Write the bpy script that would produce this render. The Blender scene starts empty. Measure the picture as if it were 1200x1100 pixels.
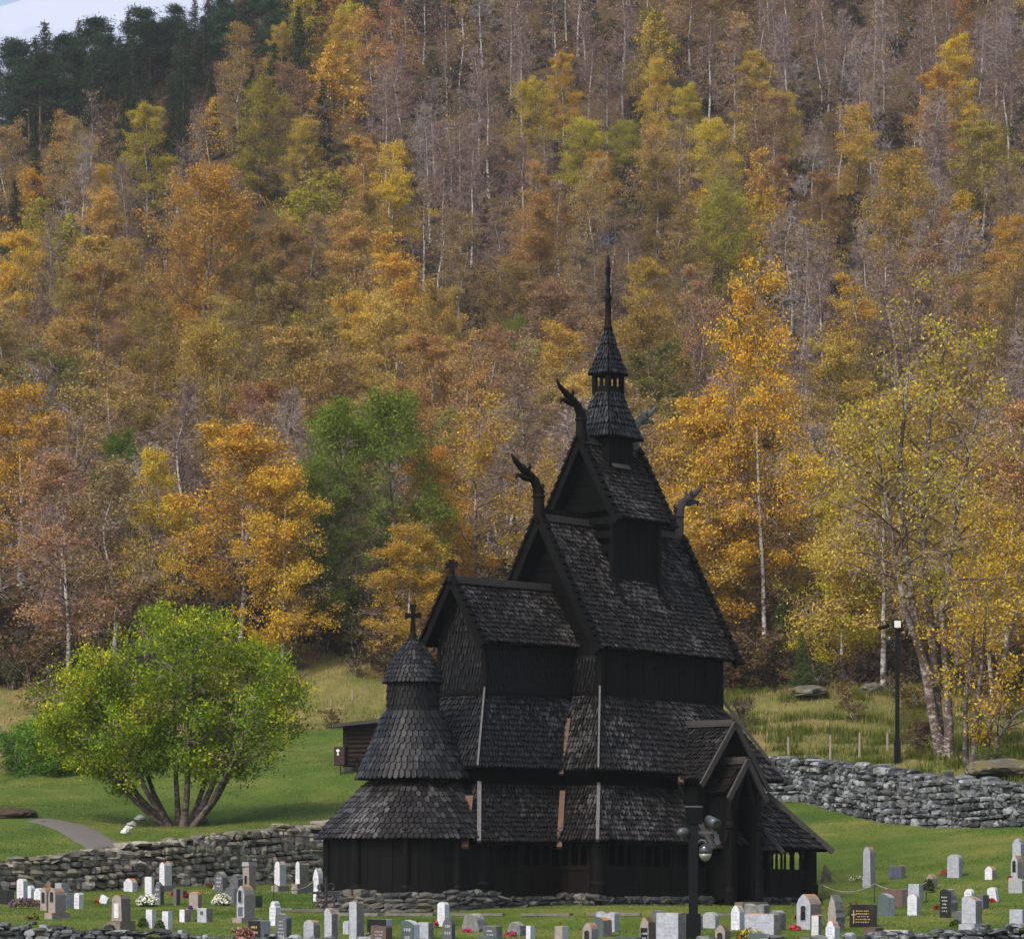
import bpy, math, random
import numpy as np
from mathutils import Vector
PI = math.pi
SC = bpy.context.scene
COL = SC.collection
RNG = np.random.default_rng(7)
F, CX, HY = 4000.0, 600.0, 1010.0       # focal length, principal column and horizon row, in pixels of a 1200 px wide picture

# ------------------------------------------------------------------ helpers
def link(o, parent=None):
    COL.objects.link(o)
    if parent is not None:
        o.parent = parent
    return o

def tag(o, label=None, cat=None, group=None, kind=None):
    if label: o['label'] = label
    if cat: o['category'] = cat
    if group: o['group'] = group
    if kind: o['kind'] = kind
    return o

def thing(name, label, cat, loc=(0, 0, 0), rz=0.0, group=None):
    o = bpy.data.objects.new(name, None)
    o.empty_display_size = 0.2
    link(o)
    o.location = loc
    o.rotation_euler = (0, 0, rz)
    return tag(o, label, cat, group)

def fast_mesh(name, verts, faces, mats, smooth=False, midx=None):
    """verts (n,3); faces: an (m,k) array or a list of index lists"""
    me = bpy.data.meshes.new(name)
    verts = np.asarray(verts, np.float32)
    if isinstance(faces, np.ndarray):
        m, k = faces.shape
        loops = faces.astype(np.int32).ravel()
        starts = np.arange(m, dtype=np.int32) * k
        tot = np.full(m, k, np.int32)
    else:
        m = len(faces)
        tot = np.array([len(f) for f in faces], np.int32)
        starts = np.concatenate([[0], np.cumsum(tot)[:-1]]).astype(np.int32)
        loops = np.array([i for f in faces for i in f], np.int32)
    me.vertices.add(len(verts)); me.vertices.foreach_set('co', verts.ravel())
    me.loops.add(len(loops)); me.loops.foreach_set('vertex_index', loops)
    me.polygons.add(m)
    me.polygons.foreach_set('loop_start', starts)
    me.polygons.foreach_set('loop_total', tot)
    for mt in (mats if isinstance(mats, (list, tuple)) else [mats]):
        me.materials.append(mt)
    if midx is not None:
        me.polygons.foreach_set('material_index', np.asarray(midx, np.int32))
    me.polygons.foreach_set('use_smooth', np.full(m, smooth, bool))
    me.update(calc_edges=True)
    me.validate()
    return me

def nrm(a):
    a = np.asarray(a, float)
    n = np.linalg.norm(a)
    return a / n if n > 1e-9 else a

class MB:
    """collects shapes, then links them as ONE mesh object"""
    def __init__(self):
        self.v, self.f, self.m = [], [], []
        self.n = 0
        self.mi = 0
    def add(self, verts, faces):
        verts = np.asarray(verts, float).reshape(-1, 3)
        self.v.append(verts)
        for f in faces:
            self.f.append([int(i) + self.n for i in f])
            self.m.append(self.mi)
        self.n += len(verts)
    def hexa(self, p):            # 8 corners: 0-3 bottom ring, 4-7 top ring
        self.add(p, [(3, 2, 1, 0), (4, 5, 6, 7), (0, 1, 5, 4), (1, 2, 6, 5), (2, 3, 7, 6), (3, 0, 4, 7)])
    def box(self, a, b):
        x0, y0, z0 = a; x1, y1, z1 = b
        self.hexa([(x0, y0, z0), (x1, y0, z0), (x1, y1, z0), (x0, y1, z0), (x0, y0, z1), (x1, y0, z1), (x1, y1, z1), (x0, y1, z1)])
    def slab(self, q, th, n=None):  # quad q (4 pts) thickened by th along its normal
        q = np.asarray(q, float)
        if n is None:
            n = nrm(np.cross(q[1] - q[0], q[3] - q[0]))
        self.hexa(np.vstack([q, q + np.asarray(n) * th]))
    def beam(self, a, b, w, h, up=(0, 0, 1)):
        a = np.asarray(a, float); b = np.asarray(b, float)
        d = nrm(b - a)
        s = np.cross(d, up)
        if np.linalg.norm(s) < 1e-6: s = np.cross(d, (1, 0, 0))
        s = nrm(s); t = np.cross(s, d)
        s = s * w / 2; t = t * h / 2
        self.hexa([a - s - t, a + s - t, a + s + t, a - s + t, b - s - t, b + s - t, b + s + t, b - s + t])
    def tube(self, pts, rad, n=8, cap=True):
        v, f = tube_arrays(np.asarray(pts, float), np.asarray(rad, float), n)
        faces = [tuple(r) for r in f]
        if cap:
            k = len(pts)
            faces.append(tuple(range(n - 1, -1, -1)))
            faces.append(tuple((k - 1) * n + i for i in range(n)))
        self.add(v, faces)
    def lathe(self, prof, c=(0, 0, 0), n=20):
        c = np.asarray(c, float)
        a = np.arange(n) * 2 * PI / n
        vs = [c + np.array([r * math.cos(t), r * math.sin(t), z]) for r, z in prof for t in a]
        k = len(prof)
        fs = [(i * n + j, i * n + (j + 1) % n, (i + 1) * n + (j + 1) % n, (i + 1) * n + j) for i in range(k - 1) for j in range(n)]
        fs.append(tuple(range(n - 1, -1, -1)))
        fs.append(tuple((k - 1) * n + j for j in range(n)))
        self.add(vs, fs)
    def prism(self, outline, y0, y1, bevel=0.0):   # outline in (x,z), extruded along y from y0 (front) to y1
        o = np.asarray(outline, float)
        k = len(o)
        c = o.mean(0)
        rings = []
        if bevel > 0:
            s = 1 - bevel / max(0.05, np.abs(o - c).max())
            rings.append((c + (o - c) * s, y0))
            rings.append((o, y0 + bevel))
            rings.append((o, y1 - bevel))
            rings.append((c + (o - c) * s, y1))
        else:
            rings = [(o, y0), (o, y1)]
        vs = [(p[0], y, p[1]) for r, y in rings for p in r]
        fs = [tuple(range(k)), tuple((len(rings) - 1) * k + i for i in range(k - 1, -1, -1))]
        for a in range(len(rings) - 1):
            fs += [(a * k + i, (a + 1) * k + i, (a + 1) * k + (i + 1) % k, a * k + (i + 1) % k) for i in range(k)]
        self.add(vs, fs)
    def arrays(self):
        return np.vstack(self.v), self.f, self.m
    def build(self, name, mats, parent=None, smooth=False, loc=None, xf=None):
        v, f, m = self.arrays()
        if xf is not None: v = xf(v)
        o = bpy.data.objects.new(name, fast_mesh(name, v, f, mats, smooth, m))
        if loc is not None: o.location = loc
        return link(o, parent)

def tube_arrays(pts, rad, n=6):
    k = len(pts)
    d = np.gradient(pts, axis=0)
    d /= np.linalg.norm(d, axis=1, keepdims=True) + 1e-9
    ref = np.array([0.31, 0.77, 0.13]); 
    if abs(d[0] @ nrm(ref)) > 0.9: ref = np.array([1.0, 0, 0])
    s = np.cross(d, ref); s /= np.linalg.norm(s, axis=1, keepdims=True) + 1e-9
    t = np.cross(d, s)
    a = np.arange(n) * 2 * PI / n
    v = pts[:, None, :] + rad[:, None, None] * (np.cos(a)[None, :, None] * s[:, None, :] + np.sin(a)[None, :, None] * t[:, None, :])
    i = np.arange(k - 1)[:, None]; j = np.arange(n)[None, :]
    f = np.stack([i * n + j, i * n + (j + 1) % n, (i + 1) * n + (j + 1) % n, (i + 1) * n + j], -1).reshape(-1, 4)
    return v.reshape(-1, 3), f

# ------------------------------------------------------------------ value noise (numpy)
_PERM = RNG.random((256, 256))
def vnoise(x, y, s):
    x = np.asarray(x, float) / s + 1000; y = np.asarray(y, float) / s + 1000
    xi = np.floor(x).astype(int); yi = np.floor(y).astype(int)
    fx = x - xi; fy = y - yi
    fx = fx * fx * (3 - 2 * fx); fy = fy * fy * (3 - 2 * fy)
    g = lambda a, b: _PERM[a & 255, b & 255]
    return (g(xi, yi) * (1 - fx) * (1 - fy) + g(xi + 1, yi) * fx * (1 - fy) + g(xi, yi + 1) * (1 - fx) * fy + g(xi + 1, yi + 1) * fx * fy) - 0.5
def sstep(a, b, x):
    t = np.clip((np.asarray(x, float) - a) / (b - a), 0, 1)
    return t * t * (3 - 2 * t)

# ------------------------------------------------------------------ materials
class NT:
    def __init__(self, name):
        self.m = bpy.data.materials.new(name); self.m.use_nodes = True
        self.t = self.m.node_tree; self.t.nodes.clear()
        self.out = self.t.nodes.new('ShaderNodeOutputMaterial')
    def n(self, typ, **kw):
        nd = self.t.nodes.new(typ)
        for k, v in kw.items():
            if k.startswith('i_'):
                key = k[2:]
                nd.inputs[int(key) if key.isdigit() else key.replace('_', ' ')].default_value = v
            else: setattr(nd, k, v)
        return nd
    def l(self, a, b): self.t.links.new(a, b)
    def coord(self, which='Object'):
        return self.n('ShaderNodeTexCoord').outputs[which]
    def noise(self, scale, detail=4, rough=0.6, vec=None, stretch=None):
        nd = self.n('ShaderNodeTexNoise', i_Scale=scale, i_Detail=detail, i_Roughness=rough)
        vec = vec or self.coord()
        if stretch:
            mp = self.n('ShaderNodeMapping'); mp.inputs['Scale'].default_value = stretch
            self.l(vec, mp.inputs[0]); vec = mp.outputs[0]
        self.l(vec, nd.inputs['Vector'])
        return nd.outputs['Fac']
    def ramp(self, fac, stops):
        nd = self.n('ShaderNodeValToRGB')
        e = nd.color_ramp.elements
        while len(e) < len(stops): e.new(0.5)
        for i, (p, c) in enumerate(stops):
            e[i].position = p
            e[i].color = (*c, 1) if len(c) == 3 else c
        self.l(fac, nd.inputs[0])
        return nd.outputs[0]
    def math(self, op, a, b=0.0, clamp=False):
        nd = self.n('ShaderNodeMath', operation=op, use_clamp=clamp)
        for i, x in enumerate((a, b)):
            if isinstance(x, (int, float)): nd.inputs[i].default_value = x
            else: self.l(x, nd.inputs[i])
        return nd.outputs[0]
    def mix(self, fac, a, b, typ='MIX'):
        nd = self.n('ShaderNodeMix', data_type='RGBA', blend_type=typ)
        for i, x in ((0, fac), (6, a), (7, b)):
            if isinstance(x, (int, float)): nd.inputs[i].default_value = x
            elif isinstance(x, tuple): nd.inputs[i].default_value = (*x, 1) if len(x) == 3 else x
            else: self.l(x, nd.inputs[i])
        return nd.outputs[2]
    def island(self): return self.n('ShaderNodeNewGeometry').outputs['Random Per Island']
    def bsdf(self, color, rough=0.8, spec=0.3, bump=None, bstr=0.3, bdist=0.02, metal=0.0):
        b = self.n('ShaderNodeBsdfPrincipled')
        b.inputs['Roughness'].default_value = rough
        b.inputs['Specular IOR Level'].default_value = spec
        b.inputs['Metallic'].default_value = metal
        if isinstance(color, tuple): b.inputs['Base Color'].default_value = (*color, 1)
        else: self.l(color, b.inputs['Base Color'])
        if bump is not None:
            bp = self.n('ShaderNodeBump', i_Strength=bstr, i_Distance=bdist)
            self.l(bump, bp.inputs['Height']); self.l(bp.outputs[0], b.inputs['Normal'])
        self.l(b.outputs[0], self.out.inputs[0])
        return self.m

def m_plain(name, c, rough=0.7, spec=0.3, var=0.25, scale=6.0, metal=0.0):
    t = NT(name)
    nz = t.noise(scale)
    lo = tuple(x * (1 - var) for x in c); hi = tuple(min(1, x * (1 + var)) for x in c)
    return t.bsdf(t.ramp(nz, [(0.3, lo), (0.7, hi)]), rough, spec, nz, 0.15, 0.01, metal)

def m_shingle(name, dark, grey, amount, rough=0.5):
    t = NT(name)
    isl = t.island()
    patch = t.noise(0.55, 3)
    big = t.ramp(patch, [(0.35, (0, 0, 0)), (0.72, (1, 1, 1))])
    k = t.math('ADD', t.math('MULTIPLY', big, 0.75), t.math('MULTIPLY', isl, 0.62))
    w = t.ramp(t.math('MULTIPLY', k, 0.75), [((1.30 - amount) * 0.75, (0, 0, 0)), (1.0, (1, 1, 1))])
    streak = t.noise(9, 4, 0.7, None, (2.6, 2.6, 0.55))
    st = t.ramp(streak, [(0.40, (0.05, 0.05, 0.05)), (0.66, (1, 1, 1))])
    f = t.math('MULTIPLY', w, st)
    vary = t.mix(isl, tuple(x * 0.75 for x in dark), tuple(x * 1.5 for x in dark))
    c = t.mix(f, vary, grey)
    return t.bsdf(c, rough, 0.17, streak, 0.35, 0.02)

def m_boards(name, c, var=0.5, rough=0.6):
    t = NT(name)
    nz = t.noise(5, 5, 0.65, None, (3, 3, 0.35))
    isl = t.island()
    col = t.mix(nz, tuple(x * (1 - var) for x in c), tuple(x * (1 + var) for x in c))
    col = t.mix(t.math('MULTIPLY', isl, 0.5), col, tuple(x * 0.55 for x in c))
    return t.bsdf(col, rough, 0.07, nz, 0.3, 0.015)

def m_rock(name, stops, moss=None, moss_amt=0.5, white=None, scale=2.5):
    t = NT(name)
    isl = t.island()
    col = t.ramp(isl, stops)
    nz = t.noise(scale * 2.2, 6, 0.68)
    col = t.mix(0.75, col, t.ramp(nz, [(0.25, (0.35, 0.35, 0.35)), (0.75, (1.25, 1.25, 1.25))]), 'MULTIPLY')
    if white:
        n2 = t.noise(scale * 1.7, 3, 0.55)
        k = t.ramp(n2, [(0.55, (0, 0, 0)), (0.68, (1, 1, 1))])
        col = t.mix(t.math('MULTIPLY', k, 0.7), col, white)
    if moss:
        n3 = t.noise(scale * 0.5, 4, 0.6)
        geo = t.n('ShaderNodeNewGeometry')
        sx = t.n('ShaderNodeSeparateXYZ'); t.l(geo.outputs['Normal'], sx.inputs[0])
        k = t.math('MULTIPLY', t.ramp(n3, [(0.62 - 0.2 * moss_amt, (0, 0, 0)), (0.72, (1, 1, 1))]), t.math('ADD', t.math('MULTIPLY', sx.outputs[2], 0.5), 0.5, True))
        col = t.mix(k, col, moss)
    return t.bsdf(col, 0.92, 0.2, nz, 0.6, 0.03)

def m_grave(name, c, lichen=None, lam=0.4, rough=0.75, spec=0.3, mottle=0.35):
    t = NT(name)
    nz = t.noise(9, 6, 0.7)
    col = t.ramp(nz, [(0.28, tuple(x * (1 - mottle) for x in c)), (0.7, tuple(min(0.95, x * (1 + mottle * 0.6)) for x in c))])
    oi = t.n('ShaderNodeObjectInfo')
    col = t.mix(t.math('MULTIPLY', oi.outputs['Random'], 0.3), col, tuple(x * 0.7 for x in c))
    if lichen:
        n3 = t.noise(5, 5, 0.7)
        tc = t.n('ShaderNodeTexCoord')
        sx = t.n('ShaderNodeSeparateXYZ'); t.l(tc.outputs['Generated'], sx.inputs[0])
        geo = t.n('ShaderNodeNewGeometry'); sn = t.n('ShaderNodeSeparateXYZ'); t.l(geo.outputs['Normal'], sn.inputs[0])
        top = t.math('ADD', t.math('MULTIPLY', sn.outputs[2], 0.28), t.math('MULTIPLY', sx.outputs[2], 0.12))
        k = t.ramp(t.math('ADD', n3, top), [(0.86 - 0.3 * lam, (0, 0, 0)), (0.93 - 0.25 * lam, (1, 1, 1))])
        col = t.mix(k, col, lichen)
    return t.bsdf(col, rough, spec, nz, 0.4, 0.01)

def m_leaf(name, fixed=None, attr=False, trans=0.28, vlo=0.55, vhi=1.4, hue=0.025):
    t = NT(name)
    isl = t.island()
    if fixed is not None:
        rgb = t.n('ShaderNodeRGB'); rgb.outputs[0].default_value = (*fixed, 1); base = rgb.outputs[0]
    elif attr:
        base = t.n('ShaderNodeAttribute', attribute_name='tint').outputs['Color']
    else:
        base = t.n('ShaderNodeObjectInfo').outputs['Color']
    nz = t.noise(0.55, 2)
    h = t.n('ShaderNodeHueSaturation')
    t.l(base, h.inputs['Color'])
    n01 = t.ramp(nz, [(0.3, (0, 0, 0)), (0.7, (1, 1, 1))])
    t.l(t.math('ADD', t.math('ADD', t.math('MULTIPLY', isl, hue), t.math('MULTIPLY', n01, hue)), 0.5 - hue), h.inputs['Hue'])
    t.l(t.math('ADD', t.math('MULTIPLY', isl, vhi - vlo), vlo), h.inputs['Value'])
    h.inputs['Saturation'].default_value = 1.0
    d = t.n('ShaderNodeBsdfDiffuse'); tr = t.n('ShaderNodeBsdfTranslucent')
    t.l(h.outputs[0], d.inputs[0]); t.l(h.outputs[0], tr.inputs[0])
    mx = t.n('ShaderNodeMixShader', i_0=trans)
    t.l(d.outputs[0], mx.inputs[1]); t.l(tr.outputs[0], mx.inputs[2]); t.l(mx.outputs[0], t.out.inputs[0])
    return t.m

def m_birchbark(name, pale, dark, cover):
    t = NT(name)
    nz = t.noise(2.2, 5, 0.75, None, (2.0, 2.0, 3.5))
    n2 = t.noise(0.35, 3, 0.6)
    k = t.math('ADD', nz, t.math('MULTIPLY', t.math('SUBTRACT', n2, 0.5), 0.7))
    col = t.ramp(k, [(cover - 0.06, dark), (cover + 0.08, pale)])
    return t.bsdf(col, 0.85, 0.2, nz, 0.4, 0.02)

M = {}
M['shingle'] = m_shingle('tarred_shingle', (0.0110, 0.0100, 0.0100), (0.17, 0.162, 0.16), 0.66)
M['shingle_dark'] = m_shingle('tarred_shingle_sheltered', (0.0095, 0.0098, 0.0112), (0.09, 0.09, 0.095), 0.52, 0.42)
M['shingle_wall'] = m_shingle('tarred_wall_shingle', (0.0045, 0.0044, 0.0050), (0.02, 0.02, 0.022), 0.2, 0.55)
M['board'] = m_boards('tarred_board', (0.0045, 0.0041, 0.0042))
M['board_brown'] = m_boards('brown_tarred_board', (0.0085, 0.0062, 0.0055))
M['dark'] = m_plain('shade_toned_tarred_wood', (0.002, 0.002, 0.002), 0.9, 0.05)  # near-black: shade of recesses and shingle gaps put into the colour
M['trim'] = m_boards('weathered_edge_board', (0.062, 0.055, 0.053), 0.65)
M['pale'] = m_boards('silvered_wood', (0.12, 0.115, 0.112), 0.75, 0.8)
M['bark'] = m_boards('reddish_bare_wood', (0.125, 0.075, 0.055), 0.75, 0.8)
M['door'] = m_boards('red_brown_door_wood', (0.016, 0.006, 0.0035), 0.5)
M['iron'] = m_plain('black_iron', (0.012, 0.012, 0.014), 0.45, 0.5)
M['vane'] = m_plain('blue_grey_vane_metal', (0.05, 0.06, 0.085), 0.5, 0.5)
M['founding'] = m_rock('foundation_stone', [(0, (0.025, 0.027, 0.03)), (0.4, (0.07, 0.07, 0.07)), (0.8, (0.11, 0.10, 0.085)), (1, (0.19, 0.185, 0.175))], (0.10, 0.10, 0.03), 0.2)
M['wallbrown'] = m_rock('brown_fieldstone', [(0, (0.10, 0.09, 0.075)), (0.5, (0.22, 0.195, 0.165)), (0.85, (0.30, 0.27, 0.23)), (1, (0.38, 0.36, 0.32))], (0.10, 0.105, 0.02), 0.6)
M['wallgrey'] = m_rock('blue_grey_fieldstone', [(0, (0.03, 0.033, 0.036)), (0.45, (0.075, 0.08, 0.087)), (0.8, (0.14, 0.147, 0.158)), (1, (0.27, 0.28, 0.295))], (0.10, 0.09, 0.03), 0.15, (0.30, 0.31, 0.325))
M['walldark'] = m_plain('wall_joint_dark_earth', (0.018, 0.016, 0.013), 0.95, 0.1)  # dark core colour seen between the stones
M['rock'] = m_rock('mossy_bedrock', [(0, (0.08, 0.075, 0.065)), (1, (0.15, 0.14, 0.125))], (0.12, 0.095, 0.025), 1.15, (0.24, 0.24, 0.23), 1.6)
M['slab'] = m_rock('flat_flagstone', [(0, (0.13, 0.12, 0.105)), (1, (0.22, 0.20, 0.18))])
M['whiterock'] = m_plain('pale_stepping_stone', (0.5, 0.5, 0.48), 0.85)
M['log'] = m_boards('dark_log', (0.022, 0.014, 0.010), 0.6, 0.8)
M['turf'] = m_plain('mossy_board_roof', (0.06, 0.055, 0.042), 0.9, 0.2, 0.5)
M['postbox'] = m_plain('brown_painted_metal', (0.03, 0.012, 0.010), 0.5)
M['whitepaint'] = m_plain('white_paint', (0.72, 0.73, 0.74), 0.6, 0.3, 0.06)
M['lampblack'] = m_plain('black_powder_coat', (0.004, 0.0045, 0.006), 0.55, 0.12, 0.2)
M['lampglass'] = m_plain('frosted_lamp_glass', (0.50, 0.50, 0.48), 0.25, 0.5, 0.03)
M['camgrey'] = m_plain('grey_camera_shell', (0.05, 0.055, 0.065), 0.35, 0.4, 0.1)
M['dome'] = m_plain('smoked_dome', (0.02, 0.022, 0.026), 0.08, 0.7, 0.1)
M['domeglass'] = m_plain('clear_dome_rim', (0.20, 0.195, 0.17), 0.1, 0.7, 0.1)
M['stake'] = m_boards('grey_fence_stake', (0.30, 0.26, 0.21), 0.3, 0.85)
M['rope'] = m_plain('grey_rope', (0.20, 0.19, 0.17), 0.9)
M['soil'] = m_plain('bare_soil', (0.055, 0.038, 0.028), 0.95, 0.1, 0.4)
ORANGE = (0.42, 0.17, 0.03)
G = {
 'white': m_grave('white_marble_stone', (0.54, 0.555, 0.60), (0.35, 0.33, 0.29), 0.15, 0.7, 0.3, 0.3),
 'whitelichen': m_grave('white_stone_orange_lichen', (0.50, 0.50, 0.52), ORANGE, 0.42, 0.8, 0.3, 0.3),
 'rough': m_grave('rough_hewn_side', (0.24, 0.22, 0.20), ORANGE, 0.12, 0.9, 0.2, 0.6),
 'grey': m_grave('grey_granite', (0.30, 0.31, 0.33), None, 0, 0.7, 0.3, 0.35),
 'pale': m_grave('pale_blue_grey_stone', (0.33, 0.35, 0.40), (0.25, 0.24, 0.2), 0.2, 0.8, 0.3, 0.45),
 'slate': m_grave('dark_slate', (0.085, 0.09, 0.10), (0.2, 0.2, 0.17), 0.1, 0.6, 0.35, 0.4),
 'black': m_grave('polished_black_granite', (0.014, 0.014, 0.015), None, 0, 0.18, 0.5, 0.2),
 'green': m_grave('dark_green_granite', (0.065, 0.09, 0.095), None, 0, 0.3, 0.5, 0.3),
 'brown': m_grave('brown_red_granite', (0.10, 0.062, 0.05), None, 0, 0.5, 0.4, 0.3),
 'pink': m_grave('pinkish_granite', (0.27, 0.235, 0.218), ORANGE, 0.4, 0.85, 0.2, 0.35),
 'boulder': m_grave('lichen_boulder', (0.17, 0.17, 0.17), (0.30, 0.29, 0.22), 0.25, 0.9, 0.2, 0.6),
 'moss': m_grave('mossy_plinth', (0.19, 0.155, 0.13), (0.10, 0.085, 0.02), 0.5, 0.95, 0.1, 0.4),
 'gold': m_plain('gold_lettering', (0.36, 0.26, 0.10), 0.4, 0.5, 0.1),
 'ink': m_plain('engraved_lettering', (0.36, 0.38, 0.43), 0.9, 0.1, 0.1),
 'blue': m_grave('blue_slate_plaque', (0.07, 0.085, 0.13), None, 0, 0.4, 0.4, 0.2),
}
M['leaf'] = m_leaf('autumn_leaf')
M['leafstuff'] = m_leaf('wood_leaf', attr=True)
M['conifer'] = m_leaf('conifer_needle', attr=False, trans=0.15, vlo=0.5, vhi=1.5, hue=0.015)
M['trunk'] = m_birchbark('birch_bark', (0.44, 0.41, 0.39), (0.07, 0.055, 0.05), 0.47)
M['trunkdark'] = m_birchbark('dark_bark', (0.17, 0.135, 0.12), (0.045, 0.034, 0.03), 0.5)
M['trunkmix'] = m_birchbark('patchy_birch_bark', (0.34, 0.31, 0.28), (0.075, 0.052, 0.044), 0.54)
M['branch'] = m_plain('brown_branch', (0.10, 0.068, 0.058), 0.9, 0.1)
M['twig'] = m_plain('mauve_twig', (0.23, 0.165, 0.145), 0.9, 0.1, 0.3, 1.0)
M['twiggrey'] = m_plain('grey_twig', (0.29, 0.245, 0.24), 0.9, 0.1, 0.3, 1.0)
M['pinebark'] = m_plain('pine_bark', (0.15, 0.09, 0.06), 0.9, 0.1, 0.4)
M['blade'] = m_leaf('grass_blade', attr=True, trans=0.35, vlo=0.6, vhi=1.4, hue=0.02)
# ------------------------------------------------------------------ terrain
def W(px, py, Y):
    return np.array([(px - CX) / F * Y, Y, (HY - py) / F * Y])
def rbf(pts):
    p = np.array(pts, float); n = len(p)
    s = 30.0
    def k(d): return d
    A = np.zeros((n + 3, n + 3)); xy = p[:, :2] / s
    A[:n, :n] = k(np.linalg.norm(xy[:, None] - xy[None], axis=-1)) + np.eye(n) * 1e-3
    A[:n, n] = 1; A[n, :n] = 1; A[:n, n + 1:] = xy; A[n + 1:, :n] = xy.T
    w = np.linalg.solve(A, np.concatenate([p[:, 2], [0, 0, 0]]))
    def f(x, y):
        x = np.asarray(x, float) / s; y = np.asarray(y, float) / s
        r = w[n] + w[n + 1] * x + w[n + 2] * y
        for i in range(n):
            r = r + w[i] * np.hypot(x - xy[i, 0], y - xy[i, 1])
        return r
    return f
LOW = [W(*a) for a in [
    (-400, 1112, 78), (0, 1112, 78), (400, 1114, 78), (800, 1114, 78), (1200, 1112, 78), (1600, 1112, 78),
    (0, 1083, 86), (400, 1090, 86), (800, 1090, 86), (1200, 1085, 86),
    (100, 1062, 98), (375, 1064, 97), (530, 1064, 93), (700, 1062, 93.5), (850, 1060, 95), (965, 1060, 99), (714, 1060, 100), (1100, 1058, 97), (1200, 1060, 95),
    (-400, 1050, 104), (0, 1047, 110), (200, 1040, 114), (370, 1033, 119), (640, 990, 128),
    (905, 938, 132), (950, 940, 130), (1050, 964, 124), (1200, 968, 117), (1600, 975, 104),
    (970, 1012, 112), (1050, 1012, 110), (1180, 1010, 106), (1000, 1035, 105), (800, 1020, 113)]]
LOW += [np.array(a, float) for a in [(-12, 60, -2.0), (12, 60, -2.0), (-10, 20, -1.75), (10, 20, -1.75), (0, 0, -1.7), (-40, 60, -2), (40, 60, -2), (0, -20, -1.7), (-60, 90, -1.5), (60, 90, -1.5)]]
WALL = [(-700, 1070, 96), (-300, 1058, 103), (0, 1047, 110), (200, 1041, 114.5), (370, 1034, 119.5), (520, 1012, 124), (700, 972, 130), (840, 945, 132.5), (905, 937, 132.5), (950, 940, 130.5), (1030, 960, 125), (1100, 968, 121), (1200, 970, 117), (1400, 978, 110), (1800, 990, 100)]
WTOP = [1028, 1020, 1013, 988, 968, 940, 912, 893, 888, 893, 901, 912, 923, 935, 950]
WB = np.array([W(*a) for a in WALL])
WT = np.array([W(a[0], t, a[2]) for a, t in zip(WALL, WTOP)])
UP = [W(a[0], t + 5, a[2] + 1.5) for a, t in zip(WALL, WTOP)]
UP += [W(*a) for a in [
    (0, 1003, 114), (125, 992, 118), (205, 967, 128), (330, 930, 134), (60, 962, 124), (0, 945, 128), (-300, 960, 124), (0, 912, 148), (110, 885, 150), (390, 900, 138), (420, 842, 160), (600, 830, 160),
    (-300, 850, 160), (0, 795, 172), (300, 765, 174), (600, 762, 175), (900, 790, 170), (1000, 800, 163), (1200, 800, 160), (1600, 830, 150),
    (1052, 889, 126), (1105, 889, 126), (1170, 889, 124), (1200, 905, 120), (975, 868, 140), (880, 850, 146), (1200, 870, 130)]]
UP += [W(300, 350, 300), W(300, 75, 378), W(300, 20, 440), W(300, 30, 540), W(210, 75, 400), W(150, 125, 420), W(210, 90, 470)]
for px in (-900, -300, 0, 420, 600, 900, 1200, 1500, 2100):
    UP.append(W(px, 615, 230)); 
    if px >= 250:
        UP.append(W(px, 350, 300)); UP.append(W(px, 60, 380)); UP.append(W(px, -190, 460)); UP.append(W(px, -330, 540))
    elif px == 0:
        UP += [W(0, 375, 300), W(0, 180, 372), np.array([-62, 420, 78.0]), np.array([-75, 520, 60.0])]
    else:
        UP += [W(px, 420, 300), W(px, 300, 372), np.array([(px - 600) / 4000 * 420, 430, 62.0]), np.array([(px - 600) / 4000 * 520, 540, 40.0])]
UP += [W(150, 118, 376), W(240, 60, 378), W(120, 160, 360)]
f_low, f_up = rbf(LOW), rbf(UP)
def wall_dist(x, y):
    """signed distance to the retaining wall line, positive on the uphill side (uses the height of the line at x)"""
    yl = np.interp(x, WB[:, 0], WB[:, 1])
    return (np.asarray(y, float) - yl) * 0.97
def lawn_edge(x):       # where mown grass ends and the meadow starts, west of the church
    return np.interp(x, [-40, -22, -10, -4, 4, 12, 20], [150, 150, 156, 160, 150, 132, 120])
def wood_edge(x):       # where the wood's floor starts
    return np.interp(x, [-60, -26, -13, 0, 9, 15, 19, 26, 60], [170, 171, 172, 172, 164, 161, 155, 153, 150])
def height(x, y):
    x = np.asarray(x, float); y = np.asarray(y, float)
    d = wall_dist(x, y)
    k = sstep(0.25, 0.75, d)
    wood = sstep(-4, 10, y - wood_edge(x))
    bump = 0.10 * vnoise(x, y, 3.0) + 0.05 * vnoise(x + 40, y, 1.1)
    up_b = bump * 1.6 + (vnoise(x, y, 9) * 1.2 + vnoise(x, y + 77, 4) * 0.7) * wood + (1.1 * vnoise(x, y, 6) + 0.35 * vnoise(x, y, 2.2)) * sstep(138, 152, y)
    return f_low(x, y) * (1 - k) + f_up(x, y) * k + bump * 0.7 * (1 - k) + up_b * k
def hz(x, y): return float(height(np.array([x]), np.array([y]))[0])
def ground_at(px, py, y0=79.0, y1=520.0):
    """first point of the ground along the ray through a pixel of the photograph"""
    ys = np.concatenate([np.arange(y0, 180, 0.1), np.arange(180, y1, 0.5)])
    h = height((px - CX) / F * ys, ys)
    r = (HY - py) / F * ys
    i = np.argmax(h >= r)
    if h[i] < r[i]: i = len(ys) - 1
    return np.array([(px - CX) / F * ys[i], ys[i], h[i]])

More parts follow.
